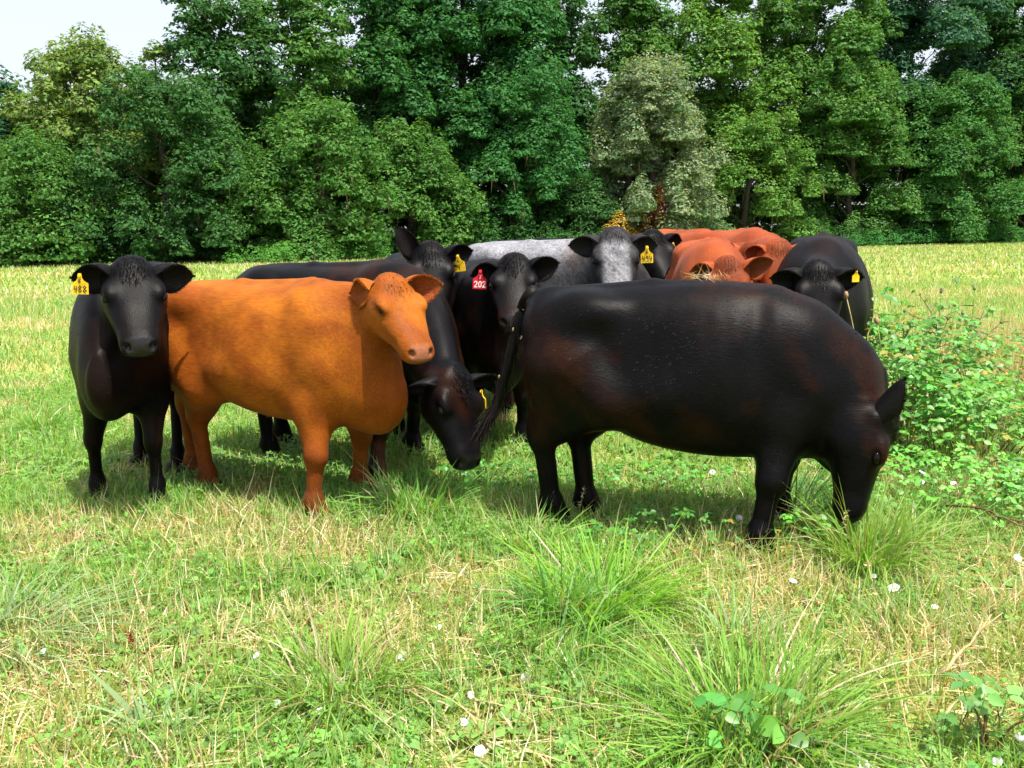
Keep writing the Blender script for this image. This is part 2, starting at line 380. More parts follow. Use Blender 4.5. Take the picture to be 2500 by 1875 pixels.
        Gs = np.repeat(np.repeat(np.repeat(dc.reshape(tuple(nb)), B, 0), B, 1), B, 2); G[:-1, :-1, :-1] = Gs
        act = np.argwhere((np.abs(dc) < hl*B*1.9).reshape(tuple(nb)))
        off = np.stack(np.meshgrid(*[np.arange(B+1)]*3, indexing='ij'), -1).reshape(-1, 3)
        idx = (act[:, None, :]*B+off[None]).reshape(-1, 3)
        lin = np.unique(np.ravel_multi_index(idx.T, tuple(n)))
        ii = np.stack(np.unravel_index(lin, tuple(n)), 1)
        val = np.empty(len(ii), np.float32)
        for a in range(0, len(ii), 200000):
            val[a:a+200000] = s.sdf(lo+ii[a:a+200000]*hl)/k
        G[ii[:, 0], ii[:, 1], ii[:, 2]] = val
        V, F = surface_nets(G)
        V = lo+V*hl
        for _ in range(1):
            e = 0.35*hl; f0 = s.sdf(V)/k
            g = np.stack([(s.sdf(V+np.eye(3)[a]*e)/k-f0)/e for a in range(3)], 1)
            g2 = (g*g).sum(1); st = (-f0/np.maximum(g2, .15))[:, None]*g
            ln = np.linalg.norm(st, axis=1)[:, None]; V = V+st*np.minimum(1, .6*hl/(ln+1e-9))
        nrm = g/np.sqrt(np.maximum(g2, 1e-9))[:, None]
        return V, F, nrm

def surface_nets(G):
    nx, ny, nz = G.shape; S = G < 0
    c = [S[:-1, :-1, :-1], S[1:, :-1, :-1], S[:-1, 1:, :-1], S[1:, 1:, :-1], S[:-1, :-1, 1:], S[1:, :-1, 1:], S[:-1, 1:, 1:], S[1:, 1:, 1:]]
    cnt = sum(x.astype(np.int8) for x in c); A = np.argwhere((cnt > 0) & (cnt < 8))
    offs = np.array([[0, 0, 0], [1, 0, 0], [0, 1, 0], [1, 1, 0], [0, 0, 1], [1, 0, 1], [0, 1, 1], [1, 1, 1]])
    vals = np.stack([G[A[:, 0]+o[0], A[:, 1]+o[1], A[:, 2]+o[2]] for o in offs], 1)
    acc = np.zeros((len(A), 3)); num = np.zeros(len(A))
    for a, b in ((0, 1), (2, 3), (4, 5), (6, 7), (0, 2), (1, 3), (4, 6), (5, 7), (0, 4), (1, 5), (2, 6), (3, 7)):
        va, vb = vals[:, a], vals[:, b]; m = (va < 0) != (vb < 0)
        t = np.where(m, va/np.where(m, va-vb, 1), 0)
        acc += np.where(m[:, None], offs[a]+t[:, None]*(offs[b]-offs[a]), 0); num += m
    V = A+acc/num[:, None]
    ID = np.full((nx-1, ny-1, nz-1), -1, np.int32); ID[A[:, 0], A[:, 1], A[:, 2]] = np.arange(len(A))
    Fs = []
    for ax in range(3):
        sl0 = [slice(None)]*3; sl1 = [slice(None)]*3; sl0[ax] = slice(0, -1); sl1[ax] = slice(1, None)
        ch = S[tuple(sl0)] != S[tuple(sl1)]
        E = np.argwhere(ch); b, c2 = (ax+1) % 3, (ax+2) % 3
        ok = (E[:, b] > 0) & (E[:, c2] > 0) & (E[:, b] < G.shape[b]-1) & (E[:, c2] < G.shape[c2]-1); E = E[ok]
        ins = S[E[:, 0], E[:, 1], E[:, 2]]
        q = []
        for db, dc in ((-1, -1), (0, -1), (0, 0), (-1, 0)):
            e = E.copy(); e[:, b] += db; e[:, c2] += dc; q.append(ID[e[:, 0], e[:, 1], e[:, 2]])
        Q = np.stack(q, 1); Q[~ins] = Q[~ins][:, ::-1]; Fs.append(Q)
    F = np.concatenate(Fs); return V, F[(F >= 0).all(1)]

# thin ribbons: hairs, blades.  segs=1 -> single triangles
def ribbons(base, dirs, L, W, col, bend=None, segs=1, side=None, tipcol=None, taper=1.0):
    n = len(base); dirs = dirs/np.linalg.norm(dirs, axis=1)[:, None]
    if side is None:
        r = RNG.normal(size=(n, 3)); side = np.cross(dirs, r)
    side = side/np.maximum(np.linalg.norm(side, axis=1)[:, None], 1e-6)
    if bend is None: bend = np.zeros((n, 3))
    rows = []; cc = []
    tipcol = col if tipcol is None else tipcol
    for j in range(segs):
        t = j/segs
        p = base+dirs*(L*t)[:, None]+bend*(L*t*t)[:, None]
        w = (W*(1-t**1.6*taper)*.5)[:, None] if segs > 1 else (W*.5)[:, None]
        rows += [p-side*w, p+side*w]; cc += [col*(1-t)+tipcol*t]*2
    rows.append(base+dirs*L[:, None]+bend*L[:, None]); cc.append(tipcol)
    nv = 2*segs+1
    V = np.stack(rows, 1).reshape(-1, 3); K = np.stack(cc, 1).reshape(-1, 3)
    o = (np.arange(n)*nv)[:, None]
    quads = [o+np.array([[2*j, 2*j+1, 2*j+3, 2*j+2]]) for j in range(segs-1)]
    tri = o+np.array([[2*segs-2, 2*segs-1, 2*segs]])
    return V, ([np.concatenate(quads)] if quads else [])+[tri], K
def join(parts):
    V = []; K = []; T = []; Q = []; o = 0
    for v, fs, k in parts:
        V.append(v); K.append(np.broadcast_to(k, (len(v), 3)))
        for f in fs: (T if f.shape[1] == 3 else Q).append(f+o)
        o += len(v)
    F = ([np.concatenate(Q)] if Q else [])+([np.concatenate(T)] if T else [])
    return np.concatenate(V), F, np.concatenate(K)
def tube(path, rad, sides=8, col=None, cap=True):
    path = np.asarray(path, float); n = len(path); rad = np.broadcast_to(rad, (n,))
    tan = np.gradient(path, axis=0); tan /= np.linalg.norm(tan, axis=1)[:, None]
    ref = np.array([0.13, 0.21, 0.97]) if abs(tan[0][2]) < .9 else np.array([1.0, 0.1, 0])
    V = []
    for i in range(n):
        a = np.cross(tan[i], ref); a /= np.linalg.norm(a); b = np.cross(tan[i], a)
        th = np.linspace(0, 2*np.pi, sides, endpoint=False)
        V.append(path[i]+rad[i]*(np.cos(th)[:, None]*a+np.sin(th)[:, None]*b))
    V = np.concatenate(V); F = []
    for i in range(n-1):
        for j in range(sides):
            F.append((i*sides+j, i*sides+(j+1) % sides, (i+1)*sides+(j+1) % sides, (i+1)*sides+j))
    F = [np.array(F)]
    if cap:
        V = np.concatenate([V, path[[0, -1]]]); m = n*sides
        T = [(m, (j+1) % sides, j) for j in range(sides)]+[(m+1, (n-1)*sides+j, (n-1)*sides+(j+1) % sides) for j in range(sides)]
        F.append(np.array(T))
    return V, F, (np.zeros(3) if col is None else np.asarray(col, float))

DIGITS = {
 '0': [[(.5, 1), (.15, .8), (.05, .45), (.25, .05), (.6, .02), (.92, .4), (.85, .85), (.5, 1)]],
 '2': [[(.08, .78), (.3, 1), (.75, .95), (.85, .65), (.45, .3), (.05, .02), (.95, .04)]],
 '4': [[(.2, 1), (.08, .45), (.9, .5)], [(.75, .95), (.68, .0)]],
 '5': [[(.9, 1), (.25, .98), (.15, .55), (.6, .6), (.88, .35), (.65, .05), (.1, .05)]],
 '6': [[(.75, 1), (.25, .65), (.1, .3), (.35, .02), (.8, .12), (.75, .45), (.2, .4)]],
 '7': [[(.1, .95), (.85, .95), (.4, .0)]],
 '8': [[(.5, .52), (.15, .75), (.45, 1), (.85, .8), (.5, .52), (.1, .25), (.45, 0), (.9, .22), (.5, .52)]],
 '9': [[(.85, .75), (.5, .55), (.15, .72), (.4, 1), (.85, .85), (.8, .4), (.7, .0)]],
}
def digit_strokes(txt, x0, z0, w, h, gap, t):
    V = []; F = []
    for i, ch in enumerate(txt):
        for st in DIGITS[ch]:
            p = np.array([(x0+i*(w+gap)+a*w, z0+b*h) for a, b in st])
            for a, b in zip(p[:-1], p[1:]):
                d = (b-a)/np.linalg.norm(b-a); nrm = np.array([-d[1], d[0]])*t/2; e = d*t*.35
                o = len(V)
                for q in (a-e-nrm, b+e-nrm, b+e+nrm, a-e+nrm): V.append((q[0], 0.0, q[1]))
                F.append((o, o+1, o+2, o+3))
    V = np.array(V)
    # tiny outward steps so that crossing strokes never share a plane
    V[:, 1] += np.repeat(np.arange(len(F))*0.00004, 4)
    return V, np.array(F)
def make_tag(root, base, right, up, number, top_mark, kind, s=1.0):
    """flexible ear tag: pentagon blade hanging from a stud. base = stud position in the root's frame"""
    right = np.array(right, float); right /= np.linalg.norm(right); up = np.array(up, float); up -= right*(up@right); up /= np.linalg.norm(up)
    out = np.cross(right, up); R = np.stack([right, out, up], 1)
    w, h = .036*s, .088*s
    prof = [(-.007*s, .012*s), (.007*s, .012*s), (.010*s, -.010*s), (.016*s, -.022*s), (w, -.036*s), (w, -h), (-w, -h), (-w, -.036*s), (-.016*s, -.022*s), (-.010*s, -.010*s)]
    n = len(prof); th = .0022
    V = [(x, y, z) for y in (th, -th) for x, z in prof]
    V = np.array(V); V[:, 1] += .010*s*np.cos(V[:, 0]/w*1.2)-.010*s
    F = [[i, (i+1) % n, n+(i+1) % n, n+i] for i in range(n)]
    me = bpy.data.meshes.new('ear_tag')
    me.from_pydata([tuple(R@v+base) for v in V], [], F+[list(range(n))[::-1], list(range(n, 2*n))]); me.update()
    t = obj('ear_tag', me, M_TAG_R if kind == 'red' else M_TAG_Y, root)
    ink = M_INK_W if kind == 'red' else M_INK_B
    def curve_on(Vd):
        Vd = Vd.copy(); Vd[:, 1] = th+.0012+Vd[:, 1]+.010*s*np.cos(Vd[:, 0]/w*1.2)-.010*s
        return Vd@R.T+base
    if number:
        nw = len(number); dw = .0165*s; gap = .0045*s; x0 = -(nw*dw+(nw-1)*gap)/2
        v, f = digit_strokes(number, x0, -.078*s, dw, .030*s, gap, .0042*s)
        obj('number', mesh_np('number', curve_on(v), [f], smooth=False), ink, t)
    if top_mark:
        v, f = digit_strokes(top_mark, -.006*s, -.034*s, .011*s, .018*s, .003*s, .003*s)
        obj('mark', mesh_np('mark', curve_on(v), [f], smooth=False), ink, t)
    # stud
    th_ = np.linspace(0, 2*np.pi, 10, endpoint=False)
    sv = np.array([[.009*s*math.cos(a), .006*s, .009*s*math.sin(a)] for a in th_]+[[.006*s*math.cos(a), .010*s, .006*s*math.sin(a)] for a in th_])
    sf = [[j, (j+1) % 10, 10+(j+1) % 10, 10+j] for j in range(10)]
    sme = bpy.data.meshes.new('stud'); sme.from_pydata([tuple(R@v+base) for v in sv], [], sf+[list(range(10, 20))]); obj('stud', sme, M_TAG_R if kind == 'red' else M_TAG_Y, t)
    return t

BLK = np.array([.0026, .0022, .0026]); BRN = np.array([.022, .0068, .0025])
RED = np.array([.205, .047, .003]); REDD = np.array([.075, .018, .004]); ORG = np.array([.34, .100, .006])
def n3(P, sc, seed=0):
    a = NZ.fbm(P[:, 0]*sc+seed*7.1, P[:, 2]*sc+seed*3.3+P[:, 1]*sc*.6, 3); b = NZ2.fbm(P[:, 1]*sc+seed, (P[:, 0]+P[:, 2])*sc*.7, 3)
    return (a+b)/2
def coat_colour(cow, V, nrm, kind, seed, brown=0.4):
    n = n3(V, 3.0, seed); H = cow.head_l(V)
    inhead = smooth01((.62-np.linalg.norm(H-np.array([.22, 0, -.04]), axis=1)*1.55)/.25)
    if kind == 'black':
        amt = smooth01((.5*n+.5*n3(V, 8.0, seed+3)-.47)/.16)*brown*smooth01((1.22-V[:, 2])/.3)
        top = smooth01((V[:, 2]-1.12)/.14)*smooth01((V[:, 0]+.1)/.25)*(1-inhead)           # rusty bleached hair along the withers
        amt = np.maximum(amt, top*brown*1.1*smooth01((n3(V, 9.0, seed+2)-.36)/.25))
        rear = smooth01((-.52-V[:, 0])/.2)*smooth01((1.05-V[:, 2])/.2)*smooth01((V[:, 2]-.25)/.2)
        amt = np.maximum(amt, rear*brown*.75*smooth01((n3(V, 7.0, seed+5)-.36)/.25))
        c = BLK+(BRN-BLK)*np.clip(amt, 0, 1)[:, None]
    elif kind == 'red':
        t = smooth01((.6*n+.4*n3(V, 9, seed+4)-.36)/.26)[:, None]; t = t*(1-.45*smooth01((.86-V[:, 2])/.3)[:, None])  # orange fades lower down: belly shading put into the coat colour
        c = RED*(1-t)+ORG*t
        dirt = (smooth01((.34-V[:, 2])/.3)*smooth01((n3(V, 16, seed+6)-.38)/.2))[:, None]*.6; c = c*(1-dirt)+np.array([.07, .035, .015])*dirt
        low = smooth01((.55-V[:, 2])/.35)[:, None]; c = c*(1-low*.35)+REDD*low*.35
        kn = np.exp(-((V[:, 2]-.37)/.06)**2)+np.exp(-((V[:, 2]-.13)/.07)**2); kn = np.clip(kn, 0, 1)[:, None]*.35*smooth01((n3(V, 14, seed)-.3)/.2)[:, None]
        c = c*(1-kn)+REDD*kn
    elif kind == 'redbrown':
        t = smooth01((n-.35)/.3)[:, None]; c = np.array([.20, .036, .008])*(1-t)+np.array([.29, .060, .014])*t
        c = c*(1-inhead[:, None]*.25)
        pl = np.exp(-(np.linalg.norm((H-np.array([.02, 0, .07]))/np.array([.10, .10, .07]), axis=1)**2))[:, None]; c = c*(1-.5*pl*smooth01((n3(V, 22, seed)-.25)/.3)[:, None])
    else:
        f = n3(V, 60, seed); g = n3(V, 12, seed)
        wh = smooth01((V[:, 2]-1.02)/.25)*(1-smooth01((V[:, 0]-.12)/.35))                # white back and rump
        face = inhead*smooth01((.105-np.abs(H[:, 1]))/.035)*smooth01((H[:, 2]+.03)/.05)*smooth01((H[:, 0]-.02)/.06)
        amt = np.clip(np.maximum(wh*.85, face*.52)+.14*(1-inhead)+(f-.5)*2.0*np.maximum(np.maximum(wh, face), .35)+(g-.5)*.5, 0, 1)[:, None]
        c = np.array([.022, .020, .022])*(1-amt)+np.array([.21, .21, .23])*amt
        br = smooth01(1-np.linalg.norm((V-np.array([.36, 0, 1.24]))/np.array([.26, .4, .26]), axis=1))[:, None]*.8
        c = c*(1-br)+np.array([.15, .065, .03])*br
        c = c*(1-.55*(1-np.maximum(wh, face))[:, None])
    A0 = H.copy(); A0[:, 1] = np.abs(A0[:, 1]); lid = np.exp(-(np.linalg.norm((A0-np.array([.180, .132, .031]))/np.array([.042, .03, .024]), axis=1)**4))[:, None]*inhead[:, None]
    c = c*(1-lid*.75)
    # nose pad
    np_ = smooth01((H[:, 0]-.440)/.040)*smooth01((.050-np.abs(H[:, 2]+.008))/.022)*smooth01((.072-np.abs(H[:, 1]))/.02)*smooth01((.5-np.linalg.norm(H-np.array([.3, 0, 0]), axis=1))/.1+.8)
    nose = {'black': [.012, .0105, .011], 'red': [.30, .108, .052], 'redbrown': [.42, .2, .14], 'roan': [.02, .018, .02]}[kind]
    c = c*(1-np_[:, None])+np.array(nose)*np_[:, None]
    A = H.copy(); A[:, 1] = np.abs(A[:, 1])
    # darker brown at the nostrils of red coats
    nos = np.exp(-((np.linalg.norm((A-np.array([.488, .055, -.014]))/np.array([.032, .015, .018]), axis=1))**2))[:, None]
    if kind in ('red', 'redbrown'): c = c*(1-nos*.9)+np.array([.05, .015, .01])*nos*.9
    return c, 1-np_*(.55 if kind.startswith('red') else 1)

def ear_mesh(base, d, face, L=.19, W=.074, droop=.15, col=(0, 0, 0), incol=(0, 0, 0), fringe=1500, hairL=.015, rs=0):
    """cupped ear: base point, direction d, 'face' = direction the opening looks to"""
    d = np.array(d, float); d /= np.linalg.norm(d); f = np.array(face, float); f -= d*(f@d); f /= np.linalg.norm(f); s = np.cross(d, f)
    nu, nv = 17, 13
    u = np.linspace(0, 1, nu)[:, None]; v = np.linspace(-1, 1, nv)[None]
    wid = W*(.46+.54*np.sin(np.pi*np.clip(u*.92+.10, 0, 1)**.95))*np.sqrt(np.clip(1-(np.clip(u-.55, 0, 1)/.45)**2.6, 0, 1))
    curl = 1.9*(1-u)**1.3+.75
    y = wid*np.sin(v*curl)/np.sin(np.minimum(curl, 1.57)); z = wid*(1-np.cos(v*curl))*.75
    X = base+d*(L*u[..., None])+s*y[..., None]+f*(z[..., None]-.02)+np.array([0, 0, -1])*(droop*L*u**2)[..., None]
    inner = X.reshape(-1, 3)
    du = np.gradient(X, axis=0); dv = np.gradient(X, axis=1); nn = np.cross(du, dv); nn /= np.maximum(np.linalg.norm(nn, axis=2), 1e-6)[..., None]
    if (nn.reshape(-1, 3)@f).mean() < 0: nn = -nn
    tk = .017*(1-.6*u)
    outer = (X-nn*tk[..., None]*np.cos(v*1.2)[..., None]).reshape(-1, 3)
    g = np.arange(nu*nv).reshape(nu, nv)
    q = np.stack([g[:-1, :-1], g[1:, :-1], g[1:, 1:], g[:-1, 1:]], -1).reshape(-1, 4)
    m = nu*nv
    edge = list(g[:, 0])+list(g[-1, 1:-1])+list(g[:, -1][::-1])
    rim = np.array([[edge[i], edge[i+1], edge[i+1]+m, edge[i]+m] for i in range(len(edge)-1)])
    V = np.concatenate([inner, outer]); F = [np.concatenate([q, (q+m)[:, ::-1], rim])]
    K = np.concatenate([np.tile(incol, (m, 1)), np.tile(col, (m, 1))])
    # hair fringe
    r = np.random.default_rng(rs)
    q0 = r.integers(0, len(edge)-1, fringe); w0 = r.random((fringe, 1)); ei = np.array(edge)[q0]; e2 = np.array(edge)[q0+1]
    b = inner[ei]*(1-w0)+inner[e2]*w0+r.normal(size=(fringe, 3))*.003
    axis = base+d*(L*np.repeat(u, nv, 1).reshape(-1)[ei])[:, None]
    o = b-axis; o /= np.linalg.norm(o, axis=1)[:, None]+1e-6
    hd = o*.7+d*.8+r.normal(size=(fringe, 3))*.35
    cc = np.where(r.random((fringe, 1)) < .5, np.array(col), np.array(col)*1.3)
    fr = ribbons(b, hd, hairL*(.25+.6*r.random(fringe))*(1-.6*np.repeat(u, nv, 1).reshape(-1)[ei]**4), np.full(fringe, .0020), cc)
    # hairs inside
    n2 = fringe//2; ii = r.integers(0, m, n2); uu = np.repeat(u, nv, 1).reshape(-1)[ii]
    ok = uu < .8
    hi = ribbons(inner[ii][ok], (f+d*.9+r.normal(size=(n2, 3))*.5)[ok], (hairL*(.3+.6*r.random(n2)))[ok], np.full(ok.sum(), .0026), np.tile(np.array(incol)*.9, (ok.sum(), 1)))
    return join([(V, F, K)]), join([fr, hi])

HOOF_ME = None
def hoof_mesh():
    V = []; F = []
    for sg in (-1, 1):
        o = len(V); n = 14
        rings = [(0.0, .062, .029, .012), (.02, .060, .029, .010), (.055, .047, .028, .0), (.075, .036, .024, -.004)]
        for z, a, b, dx in rings:
            for j in range(n):
                t = 2*math.pi*j/n; x = a*math.cos(t); y = b*math.sin(t)*(1.0 if math.cos(t) < .3 else 1-.35*(math.cos(t)-.3))
                V.append((x+dx, y+sg*.030, z))
        for i in range(3):
            for j in range(n): F.append((o+i*n+j, o+i*n+(j+1) % n, o+(i+1)*n+(j+1) % n, o+(i+1)*n+j))
        F.append(tuple(o+j for j in range(n))[::-1]); F.append(tuple(o+3*n+j for j in range(n)))
    me = bpy.data.meshes.new('hoof'); me.from_pydata(V, [], F); me.polygons.foreach_set('use_smooth', [True]*len(me.polygons)); me.materials.append(M_HOOF)
    return me

def build_cow(cow, label, kind, res, seed=1, brown=.4, hairs=0, hair_len=.018, ears=None, tags=(), hooves=True, eyes=.024, group='cattle standing together in the meadow', tuft=500, name='cow', tail=None):
    global HOOF_ME
    root = empty(name, (cow.o[0], cow.o[1], -.02), cow.h)
    tag(root, label, 'cow', group)
    k = cow.k
    V, F, nrm = cow.mesh(res)
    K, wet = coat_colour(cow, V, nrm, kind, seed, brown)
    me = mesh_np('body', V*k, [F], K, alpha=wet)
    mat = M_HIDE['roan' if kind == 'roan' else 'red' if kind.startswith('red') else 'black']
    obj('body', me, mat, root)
    r = np.random.default_rng(seed)
    parts = []
    H = cow.head_l(V)
    if hairs:
        i = r.integers(0, len(V), hairs)
        keep = ~((H[i, 0] > .44) & (np.linalg.norm(H[i]-np.array([.3, 0, 0]), axis=1) < .35)); i = i[keep]
        ih = np.linalg.norm(H[i]-np.array([.22, 0, -.04]), axis=1) < .3
        flow = np.where(ih[:, None], cow.HX+cow.HZ*.1, np.where((V[i, 2] < .6)[:, None], np.array([-.2, 0, -1.0]), np.array([-.75, 0, -.65])))
        flow = flow-nrm[i]*(flow*nrm[i]).sum(1)[:, None]; flow /= np.linalg.norm(flow, axis=1)[:, None]+1e-6
        dd = flow+nrm[i]*(.28+.25*r.random(len(i)))[:, None]+r.normal(size=(len(i), 3))*.16
        parts.append(ribbons(V[i]*k-nrm[i]*.003, dd, hair_len*(.5+.8*r.random(len(i)))*np.where(ih, .75, 1), np.full(len(i), .0022), K[i]*(.6+.85*r.random((len(i), 1))), side=np.cross(dd, nrm[i])))
    if tuft:
        # forelock on the poll
        m = np.where((np.linalg.norm((H-np.array([0.02, 0, .06]))/np.array([.14, .09, .07]), axis=1) < .6+.4*r.random(len(H))))[0]
        if len(m):
            i = m[r.integers(0, len(m), tuft)]
            dd = cow.HX*.9+nrm[i]*.40+r.normal(size=(tuft, 3))*.40
            parts.append(ribbons(V[i]*k, dd, .026*(.4+.9*r.random(tuft)), np.full(tuft, .003), K[i]*(.7+.6*r.random((tuft, 1))), bend=cow.HX*.3-np.array([0, 0, .25])+r.normal(size=(tuft, 3))*.15, segs=2, side=np.cross(dd, nrm[i])))
    if parts:
        v, f, c = join(parts)
        h = obj('coat', mesh_np('coat', v, f, c), M_HAIR, root); h['kind'] = 'stuff'
    base = {'black': (.006, .0052, .0055), 'red': (.28, .075, .005), 'redbrown': (.27, .055, .014), 'roan': (.014, .012, .013)}[kind]
    inn = {'black': (.008, .006, .006), 'red': (.22, .05, .012), 'redbrown': (.17, .04, .012), 'roan': (.015, .013, .013)}[kind]
    ear_info = []
    for j, sg in enumerate((1, -1)):
        spec = dict(up=0.05, fwd=.15, back=0.0, L=.205, face_up=0.0, face=None, d=None)
        if ears and ears[j] is not None: spec.update(ears[j])
        if ears and ears[j] == 'none': continue
        b = cow.head_w((.0, sg*.095, .005))
        hy = cow.HY*sg
        d = spec['d']
        if d is None: d = hy+np.array([0, 0, 1.0])*spec['up']+cow.HX*spec['fwd']-cow.HX*spec['back']
        else: d = cow.Rw.T@np.array(d, float)
        fc = spec['face']
        fc = cow.HX*.7-np.array([0, 0, .25])+cow.HZ*.5 if fc is None else cow.Rw.T@np.array(fc, float)
        (v, f, c), (v2, f2, c2) = ear_mesh(b*k, d, fc, spec['L']*k*.93, spec.get('W', .074)*k, spec.get('droop', .12), base, inn, rs=seed*10+j)
        e = obj('ear', mesh_np('ear', v, f, c), mat, root)
        e2 = obj('ear_hair', mesh_np('ear_hair', v2, f2, c2), M_HAIR, e); e2['kind'] = 'stuff'
        ear_info.append((b*k, d/np.linalg.norm(d), spec['L']*k))
    if eyes:
        for sg in (1, -1):
            th = np.linspace(0, np.pi, 9); ph = np.linspace(0, 2*np.pi, 14, endpoint=False)
            sv = np.array([[math.sin(a)*math.cos(b), math.sin(a)*math.sin(b), math.cos(a)] for a in th for b in ph])@np.diag([1.25, .85, .72 if eyes > .018 else .45])@cow.HM.T*eyes*k
            cpt = cow.head_w((.180, sg*(.129 if eyes > .018 else .124), .031))*k
            sf = np.array([[i*14+j, (i+1)*14+j, (i+1)*14+(j+1) % 14, i*14+(j+1) % 14] for i in range(8) for j in range(14)])
            obj('eye', mesh_np('eye', sv+cpt, [sf]), M_EYE, root)
    if hooves:
        if HOOF_ME is None: HOOF_ME = hoof_mesh()
        for nm, (fx, fy) in cow.F.items():
            o = obj('hoof', HOOF_ME, None, root, (( fx+.03)*k, fy*k, 0.0)); o.scale = (k*1.08, k*1.08, k)
    for t in tags:
        # t: ear index, fraction along ear, number, mark, kind, right dir(world), scale
        b, d, L = ear_info[t['ear']]
        p = b+d*L*t.get('u', .6)+cow.Rw.T@np.array(t.get('off', (0, -.02, -.02)))
        make_tag(root, p, cow.Rw.T@np.array(t['right'], float), cow.Rw.T@np.array(t.get('up', (0, 0, 1)), float), t.get('number'), t.get('mark'), t.get('kind', 'yellow'), t.get('s', 1.0))
    return root

# ------------------------------------------------------------------ the herd
def axis_from(front, rear, k=1.0, fx=.46, rx=-.66, wf=.5):
    f = np.asarray(front[:2], float); r = np.asarray(rear[:2], float); d = f-r; d /= np.linalg.norm(d)
    mid = (f-d*k*fx)*wf+(r-d*k*rx)*(1-wf)
    return mid, math.atan2(d[1], d[0])
G = ground_pt
# steer facing the camera at the left edge of the herd
fl, fr, rl = G(387, 1232), G(240, 1222), G(436, 1146)
o, h = axis_from((fl+fr)/2, (rl+G(345, 1130))/2, 1.04, wf=1); o[0] += .03
cA = Cow(o, h, 1.04, dict(FL=fl, FR=fr, RL=rl, RR=G(345, 1130)), pt_at(322, 668, 4.72), pt_at(341, 822, 4.42), girth=.93, head_scale=1.0, legk=.90, wy=.79, depth=-.10, brisket=.10)
build_cow(cA, 'black cow facing the camera with yellow ear tag 488', 'black', .0155, 1, .25, hairs=14000,
          ears=[dict(up=-.10, back=.2, fwd=0, L=.22, droop=.1), dict(up=.12, back=.1, fwd=0, L=.2, droop=.2)],
          tags=[dict(ear=1, u=.62, number='488', mark='6', right=(1, .15, -.05), s=1.05, off=(0, -.045, -.01))])
# red steer
fr, fl, rr, rl = G(772, 1268), G(884, 1200), G(512, 1196), G(478, 1158)
o, h = axis_from((fl+fr)/2, (rr+rl)/2, .97)
cB = Cow(o, h, .97, dict(FL=fl, FR=fr, RL=rl, RR=rr), pt_at(952, 706, 4.66), pt_at(1032, 850, 4.38), girth=1.06, depth=-.045, steer=True, neck_up=-.05, head_scale=.97, brisket=.02, legk=.98)
build_cow(cB, 'ginger red steer with drowsy eyes standing side on at front', 'red', .0125, 2, hairs=26000, hair_len=.015,
          ears=[dict(d=(.95, -.05, .22), face=(.1, -1, -.1), L=.21, droop=.05), dict(d=(-.75, .35, .08), face=(-.3, -1, -.1), L=.18)], eyes=.0175, tuft=110)
# black one grazing behind the red steer
fr, fl, rr, rl = G(925, 1190), G(1010, 1105), G(662, 1120), G(692, 1080)
o, h = axis_from((fl+fr)/2, (rr+rl)/2, 1.02)
cC = Cow(o, h, 1.02, dict(FL=fl, FR=fr, RL=rl, RR=rr), pt_at(1100, 925, 4.90), pt_at(1150, 1120, 4.70), girth=1.0, side=(.72, .69, 0))
build_cow(cC, 'black cow with head lowered to graze behind the red steer', 'black', .0175, 3, .6, hairs=8000,
          ears=[dict(d=(1, .1, .05), face=(0, -.8, -.6), L=.2, W=.05, droop=0), dict(d=(-.75, -.45, -.1), face=(.3, -.6, -.8), W=.05, droop=.1)],
          tags=[dict(ear=0, u=.3, right=(.5, -.9, 0), number='7', mark=None, s=1.0, off=(.03, -.06, -.05))])
# black one with pricked ear behind it
cD = Cow((-.72, 7.05), math.radians(-82), 1.05, {}, pt_at(1050, 622, 6.15), pt_at(1058, 752, 5.86), neck_up=.1)
build_cow(cD, 'black cow with one ear pricked up and partly hidden yellow tag', 'black', .02, 4, .4, hairs=6000,
          ears=[dict(up=.35, back=.05, fwd=0, L=.21, droop=.2, W=.07), dict(up=1.6, back=.1, fwd=0, L=.22, droop=-.1, W=.062, face=(.3, -1, 0))],
          tags=[dict(ear=0, u=.42, number='4', mark='6', right=(.8, -.3, .1), s=1.15, off=(0, -.03, -.03))], hooves=False)
cE = Cow((-.16, 6.75), math.radians(-84), 1.0, dict(), pt_at(1256, 652, 5.72), pt_at(1252, 765, 5.40), neck_up=.05)
build_cow(cE, 'black cow with red ear tag 202 facing the camera', 'black', .018, 5, .5, hairs=8000,
          ears=[dict(up=.18, fwd=0, L=.2, droop=.0), dict(up=-.02, fwd=.1, L=.19, droop=.15)],
          tags=[dict(ear=1, u=.62, number='202', mark='7', kind='red', right=(1, .2, -.05), s=1.2, off=(0, -.045, -.0))])
# roan
cF = Cow((.35, 7.75), math.radians(-32), 1.10, {}, pt_at(1500, 588, 6.75), pt_at(1508, 715, 6.42), neck_up=.15, head_scale=1.05)
build_cow(cF, 'grey and white roan cow with white face and yellow tag 494', 'roan', .019, 6, hairs=9000,
          ears=[dict(up=-.05, fwd=0, L=.2, droop=.1), dict(up=.0, fwd=0, L=.22, droop=.1)],
          tags=[dict(ear=0, u=.55, number='494', mark='6', right=(1, 0, .02), s=1.25, off=(0, -.05, -.03))], hooves=False, tuft=350)
# black one behind the roan
cH = Cow((.5, 9.05), math.radians(-25), 1.10, {}, pt_at(1592, 586, 8.3), pt_at(1632, 665, 8.0), neck_up=.2)
build_cow(cH, 'black cow standing behind the roan cow with yellow tag ending 56', 'black', .022, 7, .2, hairs=4000,
          ears=[dict(up=.1, fwd=0, L=.2, droop=.1), dict(up=.0, fwd=0, L=.2, droop=.1)],
          tags=[dict(ear=0, u=.45, number='56', mark=None, right=(.7, -.5, .02), s=1.2, off=(0, -.04, -.03))], hooves=False)
